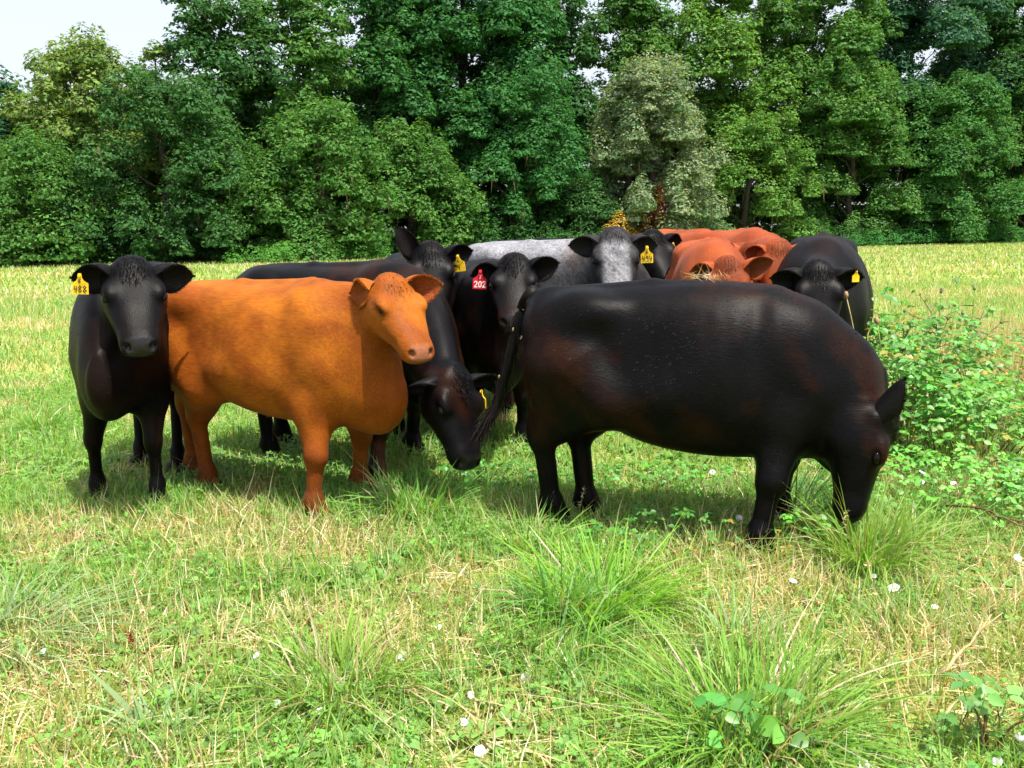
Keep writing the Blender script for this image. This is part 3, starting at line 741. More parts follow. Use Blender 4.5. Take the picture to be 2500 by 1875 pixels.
# red group
RG = 'redbrown'
cK = Cow((2.25, 10.9), math.radians(174), 1.14, {}, (1.0, 10.9, .9), (.9, 10.5, .5))
build_cow(cK, 'red cow seen as a low back between tag 494 and the red herd', RG, .026, 8, hairs=3000, hooves=False, eyes=0, tuft=0)
cL = Cow((1.60, 7.35), math.radians(-97), 1.03, {}, pt_at(1778, 655, 6.45), pt_at(1773, 770, 6.15), girth=1.0, topdz=.09)
build_cow(cL, 'foremost red cow peering over the back of the grazing black cow', RG, .02, 9, hairs=9000, hair_len=.022,
          ears=[dict(up=.35, fwd=0, L=.23, droop=.05), dict(up=.1, fwd=.1, L=.17, droop=.1)], hooves=False, tuft=260)
cN = Cow((1.74, 9.0), math.radians(-80), 1.10, {}, pt_at(1838, 618, 7.75), pt_at(1812, 700, 7.5), topdz=.06)
build_cow(cN, 'red cow at the back of the red group with head turned away', RG, .022, 10, hairs=3500, hooves=False, eyes=0,
          ears=[dict(up=.3, fwd=0, L=.17), dict(up=.5, fwd=0, L=.17)], tuft=500)
cM = Cow((2.38, 9.3), math.radians(-93), 1.12, {}, pt_at(1898, 612, 7.55), pt_at(1908, 730, 7.25), topdz=.04)
build_cow(cM, 'red cow with one ear spread beside the black cow', RG, .02, 11, hairs=6000, hooves=False,
          ears=[dict(up=.12, fwd=0, L=.27, droop=.1, W=.08), dict(up=.3, fwd=.2, L=.15)], tuft=260)
cO = Cow((2.44, 7.2), math.radians(-108), 1.08, {}, pt_at(1995, 668, 6.15), pt_at(2006, 800, 5.9), girth=1.06, topdz=.05)
build_cow(cO, 'black cow at the right of the herd with small yellow tag', 'black', .02, 12, .25, hairs=8000,
          ears=[dict(up=-.02, fwd=0, L=.2, droop=.08), dict(up=-.02, fwd=0, L=.2, droop=.1)],
          tags=[dict(ear=0, u=.62, number=None, right=(.8, .3, 0), s=.8, off=(0, -.04, .035))], hooves=False, tuft=350)
# grazing black cow in front
rr, rl, fr, fl = G(1352, 1275), G(1436, 1262), G(1862, 1335), G(1905, 1275)
o, h = axis_from((fr+fl)/2, (rr+rl)/2, 1.0); fr = G(1860, 1356)
cQ = Cow(o, h, 1.0, dict(RR=rr, RL=rl, FR=fr, FL=fl), pt_at(2136, 1015, 4.08), pt_at(2092, 1275, 3.98), girth=1.04, depth=.0, side=(.39, .92, 0), bot=(.92, .80, .70, .63, .565, .48, .43, .42, .44, .46, .49, .57, .70), neckw=1.08, brisket=-.14, legk=1.10, head_scale=1.03, neck_up=-.02, fdz=-.10, topdz=np.array([1.0, 1.12, 1.20, 1.225, 1.24, 1.255, 1.262, 1.25, 1.195, 1.12, 1.02, .94, .85])-T_TOP)
rootQ = build_cow(cQ, 'large black cow grazing side on in front with burrs in tail', 'black', .0125, 13, .75, hairs=26000, hair_len=.017,
          ears=[dict(d=(.2, .6, .5), face=(1, -.2, .2)), dict(d=(.50, -.25, .85), face=(.9, .4, -.3), L=.235, W=.055, droop=0)], tuft=400)
def tail_part(cow, root, w_path, rad, col, switch_len=.35, n=1400, seed=0, burrs=()):
    P = np.array([cow.Rw.T@(np.array(p)-cow.o) for p in w_path]); t = np.linspace(0, 1, len(P)); tt = np.linspace(0, 1, 26)
    path = np.stack([Curve(t, P[:, a])(tt) for a in range(3)], 1); rr_ = np.interp(tt, [0, .15, .6, 1], rad)
    v, f, c = tube(path, rr_, 10, col); r = np.random.default_rng(seed)
    o = obj('tail', mesh_np('tail', v, f, np.tile(c, (len(v), 1))), M_HIDE['black'], root)
    i = (26*(.25+.75*r.random(n)**.6)).astype(int).clip(0, 24)
    tan = np.gradient(path, axis=0); tan /= np.linalg.norm(tan, axis=1)[:, None]
    b = path[i]+r.normal(size=(n, 3))*rr_[i][:, None]*.55
    dd = tan[i]+r.normal(size=(n, 3))*.16+np.array([0, 0, -.15])
    L = np.where(i > 17, switch_len, .10)*(.4+.6*r.random(n))
    hv = ribbons(b, dd, L, np.full(n, .004), np.array(col)*(.6+1.6*r.random((n, 1))*np.array([[1, .9, .75]])), bend=r.normal(size=(n, 3))*.12, segs=3)
    sw = obj('tail_switch', mesh_np('tail_switch', hv[0], hv[1], hv[2]), M_HAIR, o); sw['kind'] = 'stuff'
    bm_ = None
    for q, (k_, a) in enumerate(burrs):
        if bm_ is None:
            bm_ = bpy.data.meshes.new('burr'); th = np.linspace(0, math.pi, 5)
            bv = [(math.sin(x)*math.cos(y)*.0055, math.sin(x)*math.sin(y)*.0055, math.cos(x)*.012) for x in th for y in np.linspace(0, 2*math.pi, 6, endpoint=False)]
            bm_.from_pydata(bv, [], [(x*6+y, (x+1)*6+y, (x+1)*6+(y+1) % 6, x*6+(y+1) % 6) for x in range(4) for y in range(6)]); bm_.materials.append(plain_mat('dry_burr', (.55, .42, .2), .8, .2))
        ob = obj('burr', bm_, None, o, tuple(path[k_]+np.array([cow.Rw.T@np.array([math.cos(a), math.sin(a), 0])])[0]*rr_[k_]*1.1)); ob.rotation_euler = (r.normal()*.5, r.normal()*.5, 0)
    return o
tw = [cQ.to_w((-.80, 0, 1.20)), pt_at(1280, 735, 4.86), pt_at(1262, 800, 4.84), pt_at(1236, 900, 4.82), pt_at(1215, 975, 4.82), pt_at(1180, 1030, 4.8), pt_at(1135, 1062, 4.78)]
burrs = [(int(2+i*.85), -1.75+1.2*math.sin(i*2.3)) for i in (1, 3, 4, 8, 9, 13)]
tail_part(cQ, rootQ, tw, [.045, .036, .030, .012], (.010, .008, .008), .22, 1800, 5, burrs)

# ------------------------------------------------------------------ ground
def ground_sheet():
    xs = np.concatenate([np.linspace(-400, -60, 12), np.linspace(-55, 55, 111), np.linspace(60, 400, 12)])
    ys = np.concatenate([np.linspace(-12, 40, 105), np.linspace(42, 100, 40), np.linspace(110, 700, 12)])
    X, Y = np.meshgrid(xs, ys, indexing='ij')
    d = np.hypot(X, Y); Z = (NZ.fbm(X*.35, Y*.35)-.5)*.10*smooth01((d-11)/10)-.004
    g = np.arange(X.size).reshape(X.shape)
    F = np.stack([g[:-1, :-1], g[1:, :-1], g[1:, 1:], g[:-1, 1:]], -1).reshape(-1, 4)
    me = mesh_np('ground', np.stack([X, Y, Z], -1).reshape(-1, 3), [F])
    m, nt, out = new_mat('meadow_soil_and_thatch')
    tc = N(nt, 'ShaderNodeTexCoord')
    def noise(sc, det=6.0):
        n = N(nt, 'ShaderNodeTexNoise', Scale=sc, Detail=det); nt.links.new(tc.outputs['Object'], n.inputs['Vector']); return n
    n1, n2, n3_ = noise(.23), noise(1.7), noise(26.0, 8.0)
    a = N(nt, 'ShaderNodeMath', operation='MULTIPLY_ADD'); a.inputs[1].default_value = .55; nt.links.new(n1.outputs['Fac'], a.inputs[0])
    b = N(nt, 'ShaderNodeMath', operation='MULTIPLY'); b.inputs[1].default_value = .45; nt.links.new(n2.outputs['Fac'], b.inputs[0]); nt.links.new(b.outputs[0], a.inputs[2])
    r1 = N(nt, 'ShaderNodeValToRGB'); e = r1.color_ramp.elements; e[0].position = .36; e[0].color = (.11, .22, .025, 1); e[1].position = .66; e[1].color = (.34, .34, .10, 1)
    nt.links.new(a.outputs[0], r1.inputs['Fac'])
    mr = N(nt, 'ShaderNodeMapRange'); mr.inputs[1].default_value = .3; mr.inputs[2].default_value = .7; mr.inputs[3].default_value = .5; mr.inputs[4].default_value = 1.25
    nt.links.new(n3_.outputs['Fac'], mr.inputs[0])
    v = N(nt, 'ShaderNodeVectorMath', operation='SCALE'); nt.links.new(r1.outputs['Color'], v.inputs[0]); nt.links.new(mr.outputs[0], v.inputs['Scale'])
    p = N(nt, 'ShaderNodeBsdfPrincipled', Roughness=.95); p.inputs['Specular IOR Level'].default_value = .1
    nt.links.new(v.outputs[0], p.inputs['Base Color'])
    bp = N(nt, 'ShaderNodeBump', Strength=.6, Distance=.03); nt.links.new(n3_.outputs['Fac'], bp.inputs['Height']); nt.links.new(bp.outputs[0], p.inputs['Normal'])
    nt.links.new(p.outputs[0], out.inputs['Surface'])
    tag(obj('ground', me, m), kind='structure')
ground_sheet()
def gz(x, y):
    d = np.hypot(x, y); return (NZ.fbm(np.asarray(x)*.35, np.asarray(y)*.35)-.5)*.10*smooth01((d-11)/10)-.004

# ------------------------------------------------------------------ trees
M_LEAF = leaf_mat('tree_leaves', 1.48, .38, .6, .10)
M_BARK = plain_mat('oak_bark', (.035, .028, .022), .9, .15, (9, (.085, .07, .055)), .6)
M_BARKP = plain_mat('pale_bark', (.12, .11, .085), .9, .15, (9, (.24, .21, .17)), .5)
M_LICHEN = leaf_mat('hanging_lichen', 1.0, .25, .8, .1)
def leaf_quads(c, nrm, size, col, asp=.85):
    n = len(c); r = RNG.normal(size=(n, 3)); a = np.cross(nrm, r); a /= np.linalg.norm(a, axis=1)[:, None]+1e-9; b = np.cross(nrm, a)
    s = size[:, None]
    k = RNG.random((n, 1))-.5
    V = np.stack([c-a*s*.60, c+a*s*(.50+.2*k)+b*s*asp*.5, c+a*s*.1*k-b*s*asp*.62], 1).reshape(-1, 3)
    F = (np.arange(n)*3)[:, None]+np.array([[0, 1, 2]])
    return V, [F], np.repeat(col, 3, 0)
def foliage(centres, radii, per, size, colour, seed, up=.55, out=.9, jitter=.14, shell=.55, hue_jit=.16, droop=0.0):
    r = np.random.default_rng(seed); C_, Nn, S_, K_ = [], [], [], []
    for i, (c, rad) in enumerate(zip(centres, radii)):
        n = int(2.55*per*(rad[0]*rad[2])); d = r.normal(size=(n, 3)); d /= np.linalg.norm(d, axis=1)[:, None]
        d[:, 2] = np.where(d[:, 2] < -.2, -.2+(d[:, 2]+.2)*.35, d[:, 2])
        q = r.random(n)**(1/3)*(1-shell)+shell
        q *= 1+.35*(NZ2.v(d[:, 0]*2.6+i*3.1, d[:, 2]*2.6+d[:, 1]*2.1)-.5)*2*.8
        p = c+d*q[:, None]*rad
        p[:, 2] -= droop*rad[2]*(np.hypot(d[:, 0], d[:, 1]))**2
        nn = d*out+np.array([0, 0, up])+r.normal(size=(n, 3))*.34; nn /= np.linalg.norm(nn, axis=1)[:, None]
        C_.append(p); Nn.append(nn); S_.append(size*(.6+.8*r.random(n)))
        cj = 1+hue_jit*r.normal()*np.array([.9, .6, .8])
        K_.append(np.clip(colour*cj*(1+jitter*r.normal(size=(n, 1)))*(1+.10*r.normal(size=(n, 3))), .004, 1))
    return leaf_quads(np.concatenate(C_), np.concatenate(Nn), np.concatenate(S_), np.concatenate(K_))
def limb(a, b, r0, r1, wob, r, n=7):
    t = np.linspace(0, 1, n)[:, None]; p = np.asarray(a)*(1-t)+np.asarray(b)*t
    p[1:-1] += r.normal(size=(n-2, 3))*wob
    return tube(p, np.linspace(r0, r1, n), 5)
def tree(label, base, H, W, colour, seed, nclump=60, per=120, leaf=.2, low=.04, bole=.32, lean=(0, 0), bark=None, lichen=0, depth=.8, shape='oak', name='tree', gap=0.0, droop=.6, limbs_out=True):
    r = np.random.default_rng(seed); base = np.array([base[0], base[1], float(gz(base[0], base[1]))-.05])
    root = empty(name, tuple(base)); tag(root, label, 'tree', 'trees along the edge of the meadow')
    top = np.array([lean[0], lean[1], H*.86])
    parts = [limb((0, 0, -.2), top*.55, bole, bole*.62, .12, r), limb(top*.55, top, bole*.6, .05, .2, r)]
    cs, rs = [], []
    nb = max(9, int(nclump*.36)); sub = 13
    for k in range(nb):
        f = low+(1-low)*((k+.5)/nb)**.9; a = k*2.399963+r.normal()*.35
        if shape == 'oak': env = math.sin(min(1, .32+f*.74)*math.pi*.87)**.7*(1.0 if f > .2 else .9)
        else: env = .66*(1-.4*f)+.22*math.sin(f*9+seed)**2
        R = (W*.15+.55)*(.75+.5*r.random())*(1 if f < .82 else .8)
        q = max(0, W*.5*env-R*.55)*(.55+.5*math.sqrt(r.random()))
        if gap and f > .5 and r.random() < gap: continue
        b = np.array([math.cos(a)*q+lean[0]*f, math.sin(a)*q*depth+lean[1]*f, max(R*.45, H*f*.95-R*.35)])
        s0 = np.array([lean[0], lean[1], 0])*f*.6+np.array([0, 0, max(.10*H, b[2]-q*.6-1.0)]); parts.append(limb(s0, b, max(.035, bole*.36*(1-f*.6)), .025, .14, r))
        tone = 1+.10*r.normal()
        for g in range(sub):
            d = r.normal(size=3); d /= np.linalg.norm(d); d[2] = abs(d[2])*1.1-.52; d[1] -= .15
            rr = R*(.27+.20*r.random()); c = b+d*np.array([R, R*.95, R*.85])*(.72+.2*r.random())
            c[2] = max(c[2], rr*.4)
            cs.append(c); rs.append(np.array([rr*.98, rr*.96, rr*1.05]))
            if g == 0: parts.append(limb(b, c, .03, .012, .05, r, 4))
    v, f_, k_ = join(parts); obj('trunk', mesh_np('trunk', v, f_), bark or M_BARK, root)
    v, f_, k_ = foliage(cs, rs, per*1.12, leaf*1.0, np.array(colour), seed, droop=droop)
    cr = obj('crown', mesh_np('crown', v, f_, k_, smooth=False), M_LEAF, root)
    if lichen:
        cc = np.array(cs); i = r.integers(0, len(cc), lichen); sel = cc[i][:, 2] < H*.6; i = i[sel]
        ra = np.array(rs)[i]; d = r.normal(size=(len(i), 3)); d /= np.linalg.norm(d, axis=1)[:, None]; d[:, 2] = -np.abs(d[:, 2])*.6; d[:, 1] = -np.abs(d[:, 1])
        b = cc[i]+d*ra*1.02; L = .5+1.3*r.random(len(i))**2
        v, f_, k_ = ribbons(b, np.tile([0, 0, -1.0], (len(i), 1))+r.normal(size=(len(i), 3))*.06, L, .07+.08*r.random(len(i)), np.array([.17, .14, .075])*(.5+.8*r.random((len(i), 1))), segs=3, bend=r.normal(size=(len(i), 3))*.06)
        obj('hanging_lichen', mesh_np('hanging_lichen', v, f_, k_), M_LICHEN, root)['kind'] = 'stuff'
    return root
def edge_v(u): return float(np.interp(u, [-400, 0, 700, 1000, 2100, 2500, 2900], [662, 652, 640, 626, 601, 592, 586]))
def tree_at(label, u, back, top_v, w_px, colour, seed, **kw):
    if back > 5: kw['low'] = .34; kw['per'] = 84; kw['leaf'] = kw.get('leaf', .2)*1.12
    """base on the meadow's edge below pixel column u, 'back' metres behind it; height and width from the picture's scale there"""
    p = ground_pt(u, edge_v(u)-2); s = (p[1]+back)/p[1]; p = p*s; p[2] = 0
    if back < 4: w_px *= .88
    P_ = pt_at(u, top_v, p[1]); H = P_[2]; W = w_px/FPX*p[1]
    return tree(label, p, H, W, colour, seed, **kw)
G_DK, G_MD, G_BR, G_OL, G_SI, G_BL = (.036, .098, .028), (.058, .140, .030), (.082, .175, .034), (.110, .170, .042), (.150, .205, .110), (.034, .098, .048)
# front row, left to right
tree_at('low spreading tree at the left end of the tree line', 95, 0, 300, 430, G_MD, 21, nclump=58, shape='oak', low=.02, lichen=30, leaf=.15)
tree_at('broad dark tree behind the black cow tagged 488', 410, 1, 130, 470, G_DK, 22, nclump=60, low=.02, leaf=.16, lean=(.5, 0), lichen=40)
tree_at('leaning tree with thick dark slanting trunk behind the red steer', 640, 1.5, 250, 330, G_MD, 23, nclump=44, low=.16, leaf=.17, lean=(-2.2, 0), bole=.42, lichen=50)
tree_at('rounded green tree right of the slanting trunk', 790, 0, 215, 400, G_MD, 24, nclump=56, low=.02, leaf=.18, lichen=80)
tree_at('bushy tree behind the cow with the pricked ear', 1010, .5, 270, 360, G_MD, 25, nclump=52, low=.02, leaf=.19, lichen=60)
tree_at('tree with open dark trunks behind the roan cow', 1250, 2, 130, 400, (.034, .115, .030), 26, nclump=56, low=.15, leaf=.20, bole=.5, lichen=120)
tree_at('dark leafy tree just left of the silvery tree', 1420, 1, 420, 260, G_DK, 27, nclump=40, low=.12, leaf=.2, lichen=30)
tree_at('silvery grey leaved tree right of the sky gap', 1590, 0, 105, 360, G_SI, 28, nclump=84, per=170, low=.10, leaf=.18, droop=.9, lichen=60)
tree_at('bright green tree with bare dark trunk at its foot', 1800, 1, 240, 330, G_BR, 29, nclump=48, low=.22, leaf=.19, bole=.32, lean=(1.6, 0), lichen=150)
tree_at('tall leafy tree behind the black cow at the right of the herd', 2070, .5, 95, 340, G_MD, 30, nclump=66, low=.02, leaf=.2, lichen=90)
tree_at('wide tree with hanging boughs above the right end of the thicket', 2290, 0, 150, 400, (.048, .135, .032), 31, nclump=72, low=.11, leaf=.2, lichen=100)
tree_at('tree with pale bare trunk at the right edge', 2500, 1, 160, 360, G_MD, 32, nclump=62, low=.18, leaf=.2, bark=M_BARKP, lichen=80)
# tall trees behind them
tree_at('bluish tree at the left edge behind the low spreading tree', 10, 7, 120, 369, G_BL, 41, nclump=37, low=.03, leaf=.22, gap=0.07)
tree_at('pale olive tree with high rounded top at left', 225, 6, 60, 448, G_OL, 42, nclump=54, low=.05, leaf=.2)
tree_at('narrow olive tree with thin open top', 415, 8, 60, 212, G_OL, 43, nclump=34, low=.05, leaf=.2, shape='tall', gap=0.12)
tree_at('tall dark tree whose top nears the frame beside the white sky', 575, 8, -84, 369, G_DK, 44, nclump=52, low=.03, leaf=.22, gap=0.11)
tree_at('tall tree with sky holes above the red steer', 740, 9, -120, 347, G_MD, 45, nclump=51, low=.03, leaf=.22, gap=0.12)
tree_at('tall green tree rising out of the frame above the pricked ear', 920, 8, -150, 358, (.036, .115, .030), 46, nclump=56, low=.03, leaf=.22, gap=0.07)
tree_at('tallest broad tree in the middle of the tree line', 1140, 8, -240, 528, (.034, .115, .032), 47, nclump=89, low=.03, leaf=.23, bole=.55)
tree_at('tall tree with ragged edge left of the sky gap', 1345, 9, -190, 300, G_DK, 48, nclump=59, low=.03, leaf=.23, gap=0.05, shape='tall')
tree_at('drooping tall tree right of the sky gap', 1535, 9, -210, 300, G_MD, 49, nclump=59, low=.03, leaf=.23, gap=0.03, shape='tall')
tree_at('tall light green tree behind the silvery tree', 1750, 8, -200, 396, G_BR, 50, nclump=61, low=.03, leaf=.23, gap=0.06)
tree_at('tall tree with bright sky patches above the red cows', 1960, 9, -220, 435, G_MD, 51, nclump=63, low=.03, leaf=.24, gap=0.09)
tree_at('tall dark tree with sky showing through its top at right', 2200, 9, -220, 448, G_BL, 52, nclump=61, low=.03, leaf=.24, gap=0.09)
tree_at('tall tree at the right edge rising behind the pale trunk', 2430, 9, -220, 435, G_DK, 53, nclump=65, low=.03, leaf=.24, gap=0.05)
tree_at('dark tree standing outermost at the left', -170, 4, 130, 330, G_DK, 54, nclump=44, low=.03, leaf=.22)
tree_at('green tree standing outermost at the right', 2720, 4, -40, 380, G_MD, 55, nclump=60, low=.03, leaf=.24)
# understorey: thickets along the foot of the trees
def thicket(label, u0, u1, back, h_px, colour, seed, leaf=.12, per=330, name='bramble_thicket', cat='thicket', v_off=0, wide=1.6):
    r = np.random.default_rng(seed); n = max(4, int(abs(u1-u0)/26)); cs, rs = [], []
    b0 = ground_pt((u0+u1)/2, edge_v((u0+u1)/2)+v_off); b0 = b0*((b0[1]+back)/b0[1]); b0[2] = 0
    for k in range(n):
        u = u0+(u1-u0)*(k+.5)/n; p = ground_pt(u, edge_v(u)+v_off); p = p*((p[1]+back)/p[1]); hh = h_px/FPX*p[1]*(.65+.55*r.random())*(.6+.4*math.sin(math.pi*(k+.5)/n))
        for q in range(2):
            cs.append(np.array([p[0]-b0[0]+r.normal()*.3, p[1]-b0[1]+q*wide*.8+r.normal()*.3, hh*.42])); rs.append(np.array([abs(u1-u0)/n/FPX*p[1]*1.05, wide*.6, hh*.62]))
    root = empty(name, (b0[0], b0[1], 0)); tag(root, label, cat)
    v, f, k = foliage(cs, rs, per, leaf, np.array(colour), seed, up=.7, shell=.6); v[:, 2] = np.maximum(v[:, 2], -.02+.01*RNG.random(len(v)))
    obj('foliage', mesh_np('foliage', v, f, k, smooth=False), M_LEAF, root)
    parts = [limb(c*np.array([1, 1, 0])-np.array([0, 0, .05]), c+np.array([r.normal()*.3, 0, rd[2]*.5]), .02, .008, .05, r, 5) for c, rd in zip(cs, rs)]
    vv, ff, _ = join(parts); obj('stems', mesh_np('stems', vv, ff), M_BARK, root)['kind'] = 'stuff'
    return root
thicket('fresh green bramble thicket at the wood edge left of the pricked ear', 560, 930, -.6, 46, (.060, .170, .028), 61)
thicket('long dark green bramble thicket along the right wood edge', 2085, 2560, -.8, 46, (.036, .130, .030), 62)
thicket('pale green low growth below the silvery tree', 1600, 1860, -.4, 70, (.110, .185, .085), 63)
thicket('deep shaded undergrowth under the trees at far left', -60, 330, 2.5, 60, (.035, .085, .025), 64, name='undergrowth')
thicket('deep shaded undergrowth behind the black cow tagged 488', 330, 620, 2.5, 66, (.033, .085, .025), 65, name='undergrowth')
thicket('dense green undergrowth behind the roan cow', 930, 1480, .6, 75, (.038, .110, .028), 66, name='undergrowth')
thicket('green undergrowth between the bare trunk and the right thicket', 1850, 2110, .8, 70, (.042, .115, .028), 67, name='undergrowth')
thicket('small yellow and rust leaved bush above the roan cow', 1470, 1570, -.6, 95, (.42, .26, .045), 68, name='autumn_bush', cat='bush', per=260)
thicket('rust brown dying shrub right of the yellow bush', 1575, 1640, -.3, 150, (.20, .085, .03), 69, name='dying_shrub', cat='shrub', per=120)
# closed wood interior behind both rows
def deep_wood():
    r = np.random.default_rng(77); cs, rs = [], []
    for k in range(150):
        u = -250+3050*(k+.5)/150; p = ground_pt(u, edge_v(u)-2); p = p*((p[1]+15+r.random()*3)/p[1])
        top = np.interp(u, [-250, 100, 300, 500, 700, 1000, 1300, 1440, 1500, 2000, 2600], [300, 330, 270, 260, 250, 200, 230, 300, 250, 230, 220])
        H = pt_at(u, top, p[1])[2]
        for z in np.arange(.8, H, 1.8): cs.append(np.array([p[0]+r.normal()*.5, p[1]+r.normal()*.8, z])); rs.append(np.array([1.5, 1.4, 1.25])*(.8+.4*r.random()))
    v, f, k = foliage(cs, rs, 24, .52, np.array([.030, .085, .028]), 78)
    tag(obj('deep_wood_foliage', mesh_np('deep_wood_foliage', v, f, k, smooth=False), M_LEAF), kind='stuff')
deep_wood()

# ------------------------------------------------------------------ meadow
M_GRASS = leaf_mat('grass_blades', 1.0, .42, .5, .30)
PATCH = [(60, 1700, .9), (980, 1560, .45), (1230, 1820, .35), (1800, 1480, .5), (2330, 1640, .55), (2480, 1440, .6), (940, 1310, .4), (560, 1560, .35), (330, 1660, .4), (1100, 1440, .4), (120, 1330, .5)]
PATCH = [(*ground_pt(u, v)[:2], r) for u, v, r in PATCH]
def dryness(x, y):
    d = NZ.fbm(x*.8+3, y*.8, 4)*.6+NZ3.fbm(x*2.7, y*2.7, 3)*.4
    d = smooth01((d-.455)/.22)
    far = smooth01((y-9)/16); d = d*(1-far*.4)+far*.24*(.5+NZ2.fbm(x*.12, y*.2, 3))
    for px, py, pr in PATCH: d = np.maximum(d, np.exp(-((x-px)**2+((y-py)*.8)**2)/(pr*pr*.6))*.95)
    lush = np.exp(-(((x-1.0)/1.6)**2+((y-4.9)/.9)**2))+np.exp(-(((x+.6)/1.0)**2+((y-5.6)/.8)**2))
    return np.clip(d-.7*lush, 0, 1)
def scatter(n, d0, d1, side=1.2):
    y = np.sqrt(d0*d0+(d1*d1-d0*d0)*RNG.random(n)); hw = y*.585+side
    return (RNG.random(n)*2-1)*hw, y
GREENS = np.array([[.180, .380, .045], [.250, .430, .070], [.130, .320, .065], [.320, .460, .10], [.240, .400, .15]])
STRAWS = np.array([[.64, .49, .28], [.72, .60, .40], [.54, .36, .17], [.60, .52, .26], [.76, .66, .48]])
def blades(name, n, d0, d1, Lm, W, segs, side=1.2, straw_gain=1.0, flat=.5, lean=.55):
    x, y = scatter(n, d0, d1, side); dry = dryness(x, y)
    is_s = RNG.random(n) < (.05+.60*dry)*straw_gain
    tall = .7+.75*NZ2.fbm(x*1.6, y*1.6, 3)
    L = Lm*(.45+.9*RNG.random(n))*tall
    az = RNG.random(n)*2*np.pi; ln = np.abs(RNG.normal(size=n))*lean
    ln = np.where(is_s & (RNG.random(n) < flat), 1.2+RNG.random(n), ln)
    dr = np.stack([np.cos(az)*ln, np.sin(az)*ln, np.ones(n)*np.where(ln > 1.1, .35, 1)], 1)
    bend = np.stack([np.cos(az), np.sin(az), -.35*np.ones(n)], 1)*(RNG.random(n)*.55)[:, None]
    bend[:, 2] = np.where(ln > 1.1, -.1, bend[:, 2])
    k = RNG.integers(0, 5, n); c = np.where(is_s[:, None], STRAWS[k], GREENS[k])*(1+.16*RNG.normal(size=(n, 1)))
    c = c*(1-.35*((dry > .5) & ~is_s))[:, None]+np.where(((dry > .5) & ~is_s)[:, None], np.array([.30, .30, .08])*.35, 0)
    base = np.stack([x, y, gz(x, y)+np.where(ln > 1.1, RNG.random(n)*.035, 0)], 1)
    rt = np.array([np.cos(az+np.pi/2), np.sin(az+np.pi/2), np.zeros(n)]).T+RNG.normal(size=(n, 3))*.35
    v, f, kk = ribbons(base, dr, L, W*(.6+.8*RNG.random(n)), np.clip(c, .01, .9)*np.where(is_s, 1, .82)[:, None], bend=bend, segs=segs, side=rt, tipcol=np.clip(c*1.08, .01, .9), taper=.9)
    tag(obj(name, mesh_np(name, v, f, kk), M_GRASS), kind='stuff')
blades('short_grass', 72000, 2.1, 5.2, .115, .0062, 2)
blades('short_grass', 80000, 5.2, 9.5, .10, .0078, 2)
blades('meadow_grass', 110000, 9.5, 24, .13, .016, 1, 3, .95, .1, .6)
blades('meadow_grass', 110000, 24, 78, .15, .05, 1, 6, 1.0, .0, .5)
def dry_stalks(n, d0, d1, L, W):
    x, y = scatter(n, d0, d1); keep = RNG.random(n) < .25+.9*dryness(x, y); x, y = x[keep], y[keep]; n = len(x)
    dr = np.stack([RNG.normal(size=n)*.4, RNG.normal(size=n)*.4, np.ones(n)], 1)
    c = STRAWS[RNG.integers(0, 5, n)]*(.8+.4*RNG.random((n, 1)))
    v, f, k = ribbons(np.stack([x, y, gz(x, y)], 1), dr, L*(.4+RNG.random(n)), np.full(n, W), c, bend=RNG.normal(size=(n, 3))*.22, segs=3, taper=.5)
    tag(obj('dry_grass_stalks', mesh_np('dry_grass_stalks', v, f, k), M_GRASS), kind='stuff')
dry_stalks(3200, 2.1, 6.5, .20, .0022)
dry_stalks(5000, 6.5, 22, .30, .005)
def clover(n, d0, d1, sz):
    x, y = scatter(n, d0, d1); dry = dryness(x, y); keep = (RNG.random(n) > dry*.9) & (NZ3.fbm(x*1.3+9, y*1.3, 3) > .40); x, y = x[keep], y[keep]; n = len(x)
    h = .02+.05*RNG.random(n); c = np.stack([x, y, h], 1); col = np.array([[.14, .33, .05]])*(.7+.7*RNG.random((n, 1)))*np.array([1, 1, 1])+RNG.random((n, 1))*np.array([[.05, .03, .03]])
    P_ = []
    th0 = RNG.random(n)*6.28; s = sz*(.6+.8*RNG.random(n))
    for k in range(3):
        th = th0+k*2.094; d = np.stack([np.cos(th), np.sin(th), .25+RNG.normal(size=n)*.25], 1)
        nn = np.stack([RNG.normal(size=n)*.35, RNG.normal(size=n)*.35-.1, np.ones(n)], 1); b = np.cross(nn, d); b /= np.linalg.norm(b, axis=1)[:, None]
        S_ = s[:, None]
        V = np.stack([c, c+d*S_*.6+b*S_*.42, c+d*S_*1.05, c+d*S_*.6-b*S_*.42], 1).reshape(-1, 3)
        P_.append((V, [(np.arange(n)*4)[:, None]+np.array([[0, 1, 2, 3]])], np.repeat(col, 4, 0)))
    v, f, k = join(P_); tag(obj('clover_leaves', mesh_np('clover_leaves', v, f, k, smooth=False), M_GRASS), kind='stuff')
clover(16000, 2.1, 5.5, .019)
clover(14000, 5.5, 10, .024)

